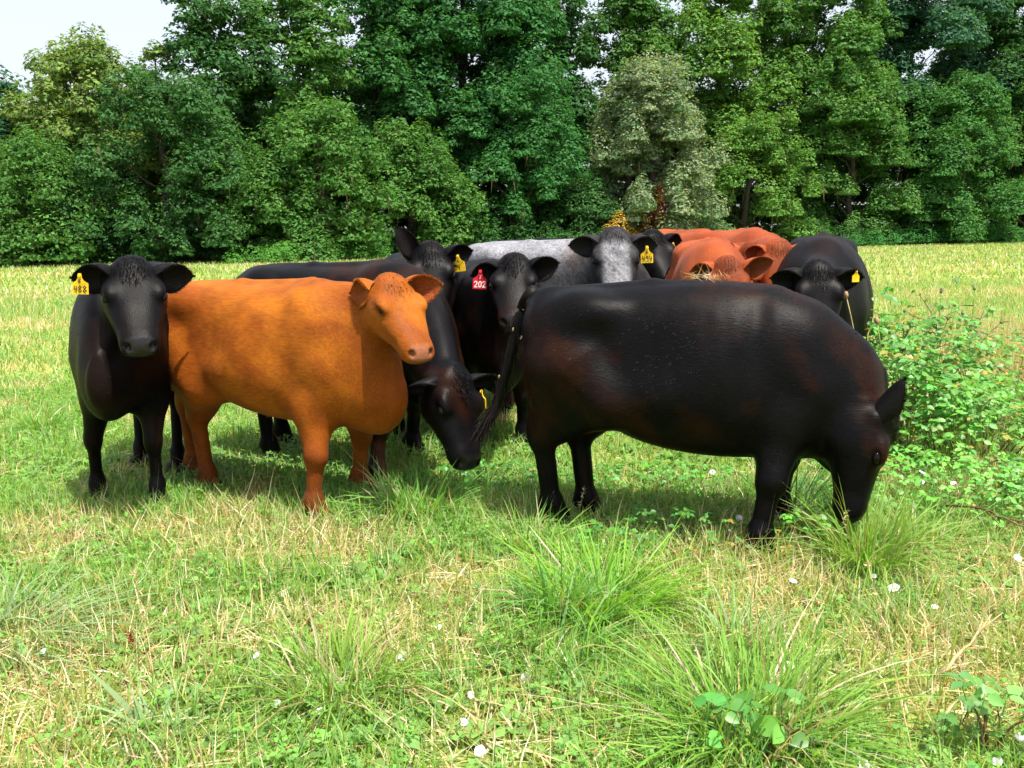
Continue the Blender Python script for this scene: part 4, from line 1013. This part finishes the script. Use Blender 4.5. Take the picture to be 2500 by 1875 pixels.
def weed_leaves(n, d0, d1):
    x, y = scatter(n, d0, d1); keep = (NZ2.fbm(x*1.9+4, y*1.9, 3) > .5); x, y = x[keep], y[keep]; m = len(x); k = RNG.integers(3, 7, m)
    i = np.repeat(np.arange(m), k); q = len(i); th = RNG.random(q)*6.28
    d = np.stack([np.cos(th), np.sin(th), .35+.5*RNG.random(q)], 1); L = (.035+.05*RNG.random(q))
    c = np.array([[.17, .36, .075]])*(.7+.6*RNG.random((q, 1)))+np.array([[.06, .02, .03]])*RNG.random((q, 1))
    rt = np.stack([-np.sin(th), np.cos(th), np.zeros(q)], 1)+RNG.normal(size=(q, 3))*.2
    b = np.stack([x[i], y[i], np.full(q, .01)], 1)+RNG.normal(size=(q, 3))*np.array([.012, .012, .003])
    dd = d/np.linalg.norm(d, axis=1)[:, None]; rt /= np.linalg.norm(rt, axis=1)[:, None]; dn = np.array([0, 0, -1.0])
    w = (L*.30*(.7+.6*RNG.random(q)))[:, None]; Lc = L[:, None]
    V = np.stack([b, b+dd*Lc*.45+rt*w, b+dd*Lc*.45-rt*w, b+dd*Lc*.8+rt*w*.75+dn*Lc*.12, b+dd*Lc*.8-rt*w*.75+dn*Lc*.12, b+dd*Lc+dn*Lc*.28], 1).reshape(-1, 3)
    o = (np.arange(q)*6)[:, None]
    tag(obj('weed_leaves', mesh_np('weed_leaves', V, [o+np.array([[1, 2, 4, 3]]), np.concatenate([o+np.array([[0, 2, 1]]), o+np.array([[3, 4, 5]])])], np.repeat(np.clip(c, .01, .8), 6, 0)), M_GRASS), kind='stuff')
weed_leaves(3600, 2.1, 6.5)

# ------------------------------------------------------------------ tussocks, each a thing
def tussock(label, u, v, n, L, W, rad, seed, col=(.17, .36, .04), col2=(.30, .44, .08), straw=.12, wind=(0, 0), up=1.0, name='grass_tussock', dist=None):
    r = np.random.default_rng(seed); p = ground_pt(u, v)
    a = r.random(n)*2*np.pi; q = rad*np.sqrt(r.random(n))*.45
    base = np.stack([np.cos(a)*q, np.sin(a)*q, np.zeros(n)-.01], 1)
    sp = .2+1.25*r.random(n)**1.2*rad/.35; a = a+r.normal(size=n)*.35
    dr = np.stack([np.cos(a)*sp+wind[0], np.sin(a)*sp+wind[1], np.full(n, up)], 1)+r.normal(size=(n, 3))*.20
    t = r.random((n, 1)); c = np.array(col)*(1-t)+np.array(col2)*t
    s = r.random(n) < straw; c[s] = STRAWS[r.integers(0, 5, s.sum())]*.85
    bend = np.stack([np.cos(a)*.5+wind[0]*.6, np.sin(a)*.5+wind[1]*.6, np.full(n, -.6)], 1)*(.2+1.3*r.random(n)**1.5)[:, None]
    rt = np.stack([-np.sin(a), np.cos(a), np.zeros(n)], 1)+r.normal(size=(n, 3))*.4
    vv, f, k = ribbons(base, dr, L*(.3+.95*r.random(n)), W*(.7+1.0*r.random(n)), c*.85, bend=bend, segs=4, side=rt, tipcol=c*1.05, taper=.95)
    o = obj(name, mesh_np(name, vv, f, k), M_GRASS, None, (p[0], p[1], 0)); tag(o, label, 'tussock', 'grass tussocks in the foreground')
    return o
BLU, BLU2 = (.20, .36, .14), (.36, .48, .26)
tussock('grey green tussock cut by the left edge, blades swept flat to the right', 15, 1560, 460, .40, .0075, .36, 1, BLU, BLU2, .12, (.5, -.25), .55)
tussock('yellow green tussock with straw left of the middle foreground', 830, 1690, 520, .34, .0055, .36, 2, straw=.22)
tussock('broad bladed tussock just in front of the red steer', 1010, 1255, 330, .36, .011, .38, 3, (.13, .34, .05), (.24, .44, .10), .06, (.1, 0))
tussock('large bright green tussock below the grazing black cow', 1470, 1480, 620, .40, .0075, .44, 4, (.16, .40, .03), (.26, .48, .05), .05)
tussock('slim upright blue green tussock left of the large bright one', 1350, 1500, 190, .34, .0075, .22, 5, (.14, .34, .08), (.2, .42, .12), .05, up=1.6)
tussock('biggest tussock at the bottom with bramble leaves growing in it', 1840, 1790, 620, .44, .0065, .48, 6, (.16, .36, .04), (.28, .46, .08), .16)
tussock('low spreading tussock left of centre in the lawn', 290, 1470, 260, .22, .005, .30, 7, straw=.2)
tussock('few wide leaved blades near the bottom left', 385, 1800, 46, .24, .014, .22, 8, BLU, BLU2, .05)
tussock('bluish drooping tussock between the two largest ones', 1790, 1570, 120, .28, .0075, .30, 9, BLU, BLU2, .1)
tussock('dark green tuft standing on the lawn at far left', 95, 1050, 200, .26, .008, .26, 10, (.12, .32, .04), (.2, .4, .06), .03)
tussock('thin dark rushes under the neck of the grazing black cow', 1925, 1250, 170, .55, .0055, .30, 11, (.05, .16, .04), (.09, .24, .06), .05, (.25, 0), 1.5, name='rush_clump')
tussock('small straw and green tuft below the red steer hoof', 620, 1420, 150, .20, .0055, .22, 12, straw=.35)
tussock('bent wide blades in front of the bright tussock', 1370, 1590, 70, .34, .010, .28, 13, (.13, .33, .06), (.22, .42, .1), .1, (.3, -.1))
tussock('loose green tuft at the foot of the rear legs of the grazing cow', 1290, 1330, 210, .26, .006, .30, 14, (.17, .38, .05), (.3, .46, .1), .1)
tussock('fine green tuft right of the biggest tussock', 2230, 1560, 90, .22, .006, .26, 15, BLU, (.3, .44, .14), .15)
tussock('tall grass tuft hiding the muzzle of the grazing cow', 2115, 1385, 560, .46, .007, .34, 16, (.18, .38, .05), (.32, .48, .12), .12, up=2.3)
tussock('grass tuft right of the muzzle of the grazing cow', 2230, 1330, 300, .34, .007, .40, 17, (.2, .4, .06), (.34, .48, .12), .15, up=1.2)

# ------------------------------------------------------------------ brambles and weeds
def leaflet_mesh(fold=.12, n=4):
    V = [(0, 0, 0)]; F = []
    t = np.linspace(0, 1, n+1)
    for x in t[1:]:
        w = .36*math.sin(math.pi*min(1, x*.93+.07)**.8)**.85*(1 if x < 1 else 0)
        z = -.18*x*x
        V += [(x, w, z+fold*w*1.2), (x, 0, z-fold*.25), (x, -w, z+fold*w*1.2)]
    for j in range(n):
        b = 1+3*j
        if j == 0: F += [(0, b+1, b), (0, b+2, b+1)]
        else:
            a = b-3; F += [(a, a+1, b+1, b), (a+1, a+2, b+2, b+1)]
    return np.array(V, float), F
LV, LF = leaflet_mesh()
LT = np.array([f for f in LF if len(f) == 3]); LQ = np.array([f for f in LF if len(f) == 4])
def leaflets(pos, d, up, size, col):
    n = len(pos); d = d/np.linalg.norm(d, axis=1)[:, None]; s = np.cross(up, d); s /= np.linalg.norm(s, axis=1)[:, None]+1e-9; u = np.cross(d, s)
    V = pos[:, None, :]+size[:, None, None]*(LV[None, :, :1]*d[:, None]+LV[None, :, 1:2]*s[:, None]+LV[None, :, 2:]*u[:, None])
    m = len(LV); o = (np.arange(n)*m)[:, None, None]
    return V.reshape(-1, 3), [(o+LT[None]).reshape(-1, 3), (o+LQ[None]).reshape(-1, 4)], np.repeat(col, m, 0)
M_BRAM = leaf_mat('bramble_leaves', 1.0, .35, .42, .4)
M_CANE = plain_mat('bramble_cane', (.16, .06, .035), .7, .2, (30, (.10, .12, .04)))
M_DRYSTEM = plain_mat('dry_stem', (.50, .38, .20), .85, .1, (25, (.36, .25, .12)))
M_GSTEM = plain_mat('green_stem', (.12, .22, .06), .7, .2)
LEAF_ONE = []
def bramble(label, centre, rx, ry, h, nleaf, size, seed, single=0, col=(.085, .26, .04), canes=8, name='bramble_bush', cat='bramble', mound=1.0):
    r = np.random.default_rng(seed); root = empty(name, (centre[0], centre[1], 0)); tag(root, label, cat)
    tb = []
    for k in range(canes):
        a = r.random()*6.28; q = .35*r.random(); b = np.array([math.cos(a)*rx*q, math.sin(a)*ry*q, -.02]); a2 = a+r.normal()*.6
        e = np.array([math.cos(a2)*rx*(.6+.5*r.random()), math.sin(a2)*ry*(.6+.5*r.random()), h*.25*r.random()]); m = (b+e)/2+np.array([0, 0, h*(.8+.5*r.random())])
        t = np.linspace(0, 1, 10)[:, None]; tb.append(tube((1-t)**2*b+2*t*(1-t)*m+t*t*e, np.linspace(.0045, .002, 10), 5))
    if tb:
        v, f, _ = join(tb); obj('canes', mesh_np('canes', v, f), M_CANE, root)['kind'] = 'stuff'
    n = nleaf; a = r.random(n)*6.28; q = np.sqrt(r.random(n)); x = np.cos(a)*q*rx; y = np.sin(a)*q*ry
    sh = np.sqrt(np.clip(1-q*q, 0, 1))*(.72+.5*NZ2.fbm(x*2.2+seed, y*2.2+seed*2, 3)); z = h*(sh*mound*(.35+.65*r.random(n)**.45)+.05)
    z += .25*h*(r.random(n) < .06)
    P_ = np.stack([x, y, z], 1); out = np.stack([x/rx, y/ry, np.zeros(n)], 1)
    parts = []; th0 = r.random(n)*6.28
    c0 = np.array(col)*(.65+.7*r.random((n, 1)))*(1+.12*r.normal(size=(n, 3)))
    yel = r.random(n) < (.05 if n > 50 else 0); c0[yel] = np.array([.34, .30, .06]); c0 = np.clip(c0, .01, .7)
    up = np.stack([r.normal(size=n)*.35, r.normal(size=n)*.35-.25, np.ones(n)], 1)+out*.5
    S_ = size*(.55+.75*r.random(n))
    ds = []
    for k in range(3):
        th = th0+(k-1)*1.25; ds.append(np.stack([np.cos(th), np.sin(th), -.15+.3*r.normal(size=n)], 1))
    order = np.argsort(-(z-.5*y)); big = set(order[:single].tolist())
    rest = np.array([i for i in range(n) if i not in big])
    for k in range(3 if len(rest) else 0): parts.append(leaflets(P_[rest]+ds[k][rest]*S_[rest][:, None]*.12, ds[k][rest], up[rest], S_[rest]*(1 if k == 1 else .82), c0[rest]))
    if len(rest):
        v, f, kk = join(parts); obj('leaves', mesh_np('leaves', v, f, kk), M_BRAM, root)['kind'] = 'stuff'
    for i in order[:single]:
        pr = [leaflets(P_[[i]]*0+ds[k][[i]]*S_[i]*.12, ds[k][[i]], up[[i]], S_[[i]]*(1 if k == 1 else .82), c0[[i]]) for k in range(3)]
        st = tube([(0, 0, 0), (0.0, .004, -.5*S_[i]), tuple(-.5*ds[1][i]*S_[i]*.4+np.array([0, 0, -S_[i]]))], [.0022, .002, .0016], 4)
        v, f, kk = join(pr+[(st[0], st[1], c0[i])]); obj('leaf', mesh_np('leaf', v, f, kk), M_BRAM, root, tuple(P_[i]))
    return root
def gp(u, v): return ground_pt(u, v)
bramble('tall bramble mound beside the neck of the grazing black cow', (2.98, 6.8), .72, .6, .92, 720, .058, 1, 40, (.13, .34, .06), 14)
bramble('small bramble clump in front of the black cow with small yellow tag', (2.50, 5.75), .46, .40, .88, 560, .052, 12, 20, (.13, .34, .06), 8)
bramble('broad bramble mass filling the right side of the picture', (3.05, 5.75), .95, .75, .56, 900, .046, 2, 60, (.15, .38, .06), 16)
bramble('bramble mound at the right edge behind the broad mass', (4.1, 6.9), .9, .8, .70, 700, .048, 3, 30, (.14, .34, .065), 12)
bramble('low bramble patch in front of the grazing cow muzzle', (2.45, 4.75), .85, .55, .28, 560, .036, 4, 40, (.15, .40, .06), 8)
bramble('low bramble patch at the right edge with white flowers', (3.05, 4.55), .7, .5, .28, 440, .036, 5, 30, (.16, .40, .08), 8)
bramble('leafy weed beside the front hoof of the grazing black cow', gp(1965, 1345), .24, .16, .20, 60, .042, 6, 30, (.15, .40, .06), 3, name='leafy_weed', cat='weed')
bramble('leaf patch coloured dark as the shadow under the belly of the grazing cow', gp(1640, 1330), .46, .26, .16, 110, .034, 7, 20, (.09, .27, .045), 4, name='leafy_weed', cat='weed')  # dark leaf colour stands in for the shadow below the belly
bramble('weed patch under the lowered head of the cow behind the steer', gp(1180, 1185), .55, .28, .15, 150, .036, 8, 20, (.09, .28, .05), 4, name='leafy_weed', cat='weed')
bramble('green weeds between the rear legs and belly of the grazing cow', gp(1620, 1180), .55, .35, .12, 240, .030, 9, 0, (.12, .34, .055), 3, name='leafy_weed', cat='weed')
bramble('bramble sprig with large serrated leaves in the biggest tussock', gp(1850, 1845), .24, .15, .22, 14, .066, 10, 14, (.13, .34, .07), 3, name='bramble_sprig', mound=1.1)
bramble('young bramble sprig in the bottom right corner', gp(2390, 1850), .24, .16, .22, 18, .048, 11, 18, (.15, .36, .08), 4, name='bramble_sprig', mound=1.1)
def thistle(label, base, h, seed, flower=True):
    r = np.random.default_rng(seed); root = empty('thistle', (base[0], base[1], 0)); tag(root, label, 'thistle', 'thistles in the bramble')
    tb, lf, heads = [], [], []
    for k in range(6):
        a = r.random()*6.28; s0 = h*(.25+.5*r.random()) if k else 0; e = np.array([math.cos(a)*h*.22*(k > 0), math.sin(a)*h*.22*(k > 0), h*(1 if k == 0 else .65+.35*r.random())]); b = np.array([0, 0, s0])
        t = np.linspace(0, 1, 8)[:, None]; p = b*(1-t)+e*t; p[:, :2] *= t**.6+.001; tb.append(tube(p, np.linspace(.005, .0025, 8), 5))
        heads.append(p[-1])
        n = 16; i = r.integers(0, 8, n); th = r.random(n)*6.28
        d = np.stack([np.cos(th), np.sin(th), .35+.2*r.normal(size=n)], 1)
        lf.append(ribbons(p[i], d, .05+.07*r.random(n), np.full(n, .012), np.tile([.12, .20, .09], (n, 1))*(.7+.6*r.random((n, 1))), segs=2, bend=r.normal(size=(n, 3))*.2))
    v, f, _ = join(tb); obj('stems', mesh_np('stems', v, f), M_GSTEM, root)
    v, f, k = join(lf); obj('spiny_leaves', mesh_np('spiny_leaves', v, f, k), M_BRAM, root)['kind'] = 'stuff'
    for q, p in enumerate(heads[:4]):
        th = np.linspace(0, math.pi, 6); prof = [(0, -.016), (.011, -.010), (.013, 0), (.010, .010), (.008, .012)]
        sv = [(ra*math.cos(a)+p[0], ra*math.sin(a)+p[1], z+p[2]) for ra, z in prof for a in np.linspace(0, 2*math.pi, 8, endpoint=False)]
        sf = [(i*8+j, i*8+(j+1) % 8, (i+1)*8+(j+1) % 8, (i+1)*8+j) for i in range(4) for j in range(8)]
        o = obj('seed_head', mesh_np('seed_head', np.array(sv), [np.array(sf)]), M_GSTEM, root)
        if q == 0 and flower:
            n = 46; d = r.normal(size=(n, 3))*.45+np.array([0, 0, 1]); v, f, k = ribbons(np.tile(p+np.array([0, 0, .008]), (n, 1)), d, np.full(n, .024), np.full(n, .005), np.tile([.42, .08, .50], (n, 1)))
            obj('flower', mesh_np('flower', v, f, k), M_BRAM, o)
thistle('thistle with a single purple flower above the brambles', pt_at(2285, 900, 7.2)[:2], .98, 1)
thistle('flowerless grey green thistle right of the purple one', pt_at(2365, 900, 7.5)[:2], .98, 2, False)
thistle('thistle stems nearest the black cow in the bramble mound', pt_at(2200, 900, 7.0)[:2], .85, 3, False)
def teasel(label, base, top, seed):
    r = np.random.default_rng(seed); base = np.array(base); top = np.array(top); root = empty('teasel', tuple(base)); tag(root, label, 'teasel', 'dry teasel heads beside the grazing cow')
    e = top-base; t = np.linspace(0, 1, 9)[:, None]; p = e*t+np.array([.05, 0, 0])*np.sin(t*3.1)
    v, f, _ = tube(p, np.linspace(.006, .004, 9), 6); obj('stem', mesh_np('stem', v, f), M_DRYSTEM, root)
    ax = (p[-1]-p[-2]); ax /= np.linalg.norm(ax); s = np.cross(ax, [0, 1, 0]); s /= np.linalg.norm(s); q = np.cross(ax, s)
    prof = [(.004, -.005), (.013, .004), (.017, .018), (.015, .034), (.008, .048), (.001, .054)]
    sv = np.array([p[-1]+ax*z+(s*math.cos(a)+q*math.sin(a))*ra for ra, z in prof for a in np.linspace(0, 2*math.pi, 10, endpoint=False)]); sf = np.array([(i*10+j, i*10+(j+1) % 10, (i+1)*10+(j+1) % 10, (i+1)*10+j) for i in range(5) for j in range(10)])
    h = obj('head', mesh_np('head', sv, [sf]), plain_mat('teasel_head', (.42, .24, .12), .9, .1, (300, (.58, .38, .22)), .5), root)
    n = 90; i = r.integers(0, len(sv), n); d = sv[i]-p[-1]-ax*.02; v, f, k = ribbons(sv[i], d+ax*.01, np.full(n, .012), np.full(n, .002), np.tile([.45, .28, .15], (n, 1))); obj('bristles', mesh_np('bristles', v, f, k), M_HAIR, h)['kind'] = 'stuff'
tb = pt_at(2105, 860, 6.3); teasel('dry teasel head leaning left against the black cow', (tb[0], tb[1], 0), tuple(pt_at(2066, 726, 6.3)), 1)
tb = pt_at(2142, 880, 6.5); teasel('pinkish dry teasel head upright in the brambles', (tb[0], tb[1], 0), tuple(pt_at(2141, 790, 6.5)), 2)
def stick(label, pts, r0, r1, m, name, cat, twigs=0, seed=0, ears=0):
    P_ = np.array([list(p) for p in pts]); t = np.linspace(0, 1, len(P_)); tt = np.linspace(0, 1, 16); path = np.stack([Curve(t, P_[:, a])(tt) for a in range(3)], 1); o0 = path[0].copy(); path -= o0
    r = np.random.default_rng(seed); path += r.normal(size=path.shape)*r0*.4
    parts = [tube(path, np.linspace(r0, r1, 16), 6)]
    for k in range(twigs):
        i = r.integers(4, 14); parts.append(tube([path[i], path[i]+r.normal(size=3)*.05+(path[i+1]-path[i])*2], [r1*1.2, r1*.6], 5))
    v, f, _ = join(parts); root = empty(name, tuple(o0)); tag(root, label, cat); obj('stem', mesh_np('stem', v, f), m, root)
    if ears:
        n = ears; i = r.integers(10, 16, n); v, f, k = ribbons(path[i]+r.normal(size=(n, 3))*.003, (path[-1]-path[-3])*8+r.normal(size=(n, 3))*.6, .012+.012*r.random(n), np.full(n, .005), np.tile([.30, .07, .025] if 'dock' in name else [.55, .42, .22], (n, 1))*(.7+.6*r.random((n, 1)))); obj('seeds', mesh_np('seeds', v, f, k), M_HAIR, root)['kind'] = 'stuff'
    return root
def gz_(u, v, z=0.0): return tuple(ground_pt(u, v, z))
stick('pale dead stick lying on straw at lower right', [gz_(2285, 1655, .02), gz_(2315, 1630, .06), gz_(2365, 1570, .08), gz_(2420, 1500, .10)], .008, .003, M_DRYSTEM, 'dead_stick', 'stick', 4, 1)
stick('reddish bramble cane arching across the right edge', [gz_(2310, 1235, .10), gz_(2390, 1240, .16), gz_(2450, 1265, .15), gz_(2540, 1305, .1)], .006, .004, M_CANE, 'bramble_cane', 'cane', 3, 2)
stick('red brown cane lying at the bottom right of the biggest tussock', [gz_(1830, 1868, .02), gz_(1900, 1905, .05), gz_(1960, 1935, .03)], .006, .004, M_CANE, 'bramble_cane', 'cane', 0, 3)
stick('rust red dock spike standing in the left lawn', [gz_(330, 1672), pt_at(327, 1610, 3.06), pt_at(318, 1548, 3.06)], .0025, .0015, M_CANE, 'dock_spike', 'dock', 0, 4, 120)
stick('long pale grass stalk leaning in the left lawn', [gz_(380, 1700), pt_at(362, 1560, 3.0), pt_at(328, 1400, 3.0)], .0022, .0012, M_DRYSTEM, 'grass_stalk', 'stalk', 0, 5, 40)
stick('long golden stalk rising through the lower right', [gz_(2235, 1880), pt_at(2185, 1640, 2.62), pt_at(2118, 1380, 2.66)], .0025, .0012, M_DRYSTEM, 'grass_stalk', 'stalk', 0, 6, 50)
stick('orange brown dead cane behind the ear of the grazing cow', [pt_at(2140, 985, 5.6), pt_at(2180, 962, 5.7), pt_at(2215, 945, 5.75), pt_at(2212, 925, 5.8)], .007, .005, M_CANE, 'dead_cane', 'cane', 2, 7)
for q, (u, v0, v1, y) in enumerate([(1420, 1330, 1195, 4.5), (1345, 1330, 1200, 4.5), (2060, 1345, 1250, 3.85)]):
    b = pt_at(u-6, v0, y); stick(['thin yellow flowered stalk before the far hind leg of the grazing cow', 'thin pale stalk before the near hind leg of the grazing cow', 'plantain stalk before the muzzle of the grazing cow'][q], [(b[0], b[1], 0), tuple(pt_at(u-8, (v0+v1)/2, y)), tuple(pt_at(u+6, v1, y))], .002, .0012, M_GSTEM, 'flower_stalk', 'stalk', 0, 20+q, 30)
def tall_dry(label, centre, rx, ry, n, L, seed):
    r = np.random.default_rng(seed); x = r.normal(size=n)*rx*.5; y = r.normal(size=n)*ry*.5
    v, f, k = ribbons(np.stack([x, y, np.zeros(n)], 1), np.stack([r.normal(size=n)*.16, r.normal(size=n)*.16, np.ones(n)], 1), L*(.5+.6*r.random(n)), np.full(n, .007), STRAWS[r.integers(0, 5, n)]*(.75+.4*r.random((n, 1))), bend=r.normal(size=(n, 3))*.15, segs=3, taper=.6)
    tag(obj('tall_dry_grass', mesh_np('tall_dry_grass', v, f, k), M_GRASS, None, (centre[0], centre[1], 0)), label, 'dry grass')
tall_dry('stand of tall straw coloured grass above the brambles at right', pt_at(2400, 800, 10.5)[:2], 1.6, 2.4, 1100, .62, 1)
tall_dry('wispy straw coloured grass at the right edge of the meadow', pt_at(2520, 800, 8.8)[:2], .9, 1.0, 500, .7, 2)

# ------------------------------------------------------------------ bindweed flowers
def flower_mesh():
    V = []; F = []; n = 15; prof = [(.0012, -.012), (.004, 0), (.009, .010), (.019, .017), (.023, .0165)]
    for j, (ra, z) in enumerate(prof):
        for i in range(n):
            a = 2*math.pi*i/n; k = 1+(.06*math.cos(5*a) if j > 2 else 0); V.append((ra*k*math.cos(a), ra*k*math.sin(a), z))
    for j in range(len(prof)-1):
        for i in range(n): F.append((j*n+i, j*n+(i+1) % n, (j+1)*n+(i+1) % n, (j+1)*n+i))
    return mesh_np('bindweed_flower', np.array(V), [np.array(F)])
FM = flower_mesh(); mw = bpy.data.materials.new('white_petal'); mw.use_nodes = True
pb = mw.node_tree.nodes['Principled BSDF']; pb.inputs['Base Color'].default_value = (.84, .80, .83, 1); pb.inputs['Roughness'].default_value = .7; FM.materials.append(mw)
FL = [(109, 1593, .05, 'below the grey green tussock at the left edge'), (628, 1603, .05, 'left of the yellow green tussock'), (781, 1745, .06, 'at the front of the yellow green tussock'), (675, 1723, .05, 'front left of the yellow green tussock'), (696, 1450, .04, 'on the lawn below the red steer'),
 (1073, 1536, .06, 'on rusty straw above the yellow green tussock'), (1152, 1698, .05, 'at bottom centre, highest of three in a column'), (1130, 1768, .05, 'at bottom centre, middle of three in a column'), (1174, 1837, .05, 'at bottom centre, lowest of three in a column'), (985, 1605, .05, 'on straw right of the yellow green tussock'), (1286, 1654, .05, 'below the slim blue green tussock'),
 (1805, 1267, .08, 'left of the front hoof of the grazing cow'), (1739, 1154, .10, 'under the belly of the grazing cow'), (1998, 1317, .07, 'right of the leafy weed by the front hoof'), (1934, 1424, .05, 'below the front hoof of the grazing cow'), (2133, 1409, .06, 'on straw, left of the largest pale flower'), (2184, 1442, .06, 'widest one, on straw at right'), (2281, 1485, .05, 'above the pale dead stick'), (2481, 1365, .10, 'at the right edge beside dry straw'),
 (1925, 1631, .08, 'behind the biggest tussock'), (2493, 1806, .08, 'cut by the right edge near the bottom'), (2434, 1861, .06, 'in the bottom right corner'), (2104, 1867, .05, 'at the bottom edge right of the biggest tussock'),
 (2249, 1158, .30, 'upper of two close together by the brambles'), (2249, 1180, .27, 'lower of two close together by the brambles'), (2328, 1183, .26, 'right of the close pair by the brambles')]
for i, (u, v, z, w) in enumerate(FL):
    z *= .75; p = ground_pt(u, v, z); o = obj('bindweed_flower', FM, None, None, tuple(p)); r = rnd.random
    o.rotation_euler = (.2+.9*r(), .9*(r()-.5), 6.28*r()); s = (.52+.28*r())*(1.35 if 'widest' in w else 1); o.scale = (s, s, s)
    o.rotation_euler.z = .8*(r()-.5)
    tag(o, 'white bindweed flower '+w, 'flower', 'white bindweed flowers in the grass')
# wisp of dry grass lying on the back of the grazing cow
def wisp():
    b = np.array([.07, -.05, float(cQ.top(.16))]); n = 70; r = np.random.default_rng(5)
    v, f, k = ribbons(r.normal(size=(n, 3))*np.array([.05, .03, .006])+np.array([0, 0, .012]), r.normal(size=(n, 3))*np.array([1, 1, .35])+np.array([0, 0, .12]), .03+.05*r.random(n), np.full(n, .0035), STRAWS[r.integers(0, 5, n)]*.8, bend=r.normal(size=(n, 3))*.3, segs=3)
    tag(obj('straw_wisp', mesh_np('straw_wisp', v, f, k), M_GRASS, None, tuple(cQ.to_w(b))), 'wisp of dry straw lying on the back of the grazing black cow', 'straw')
wisp()
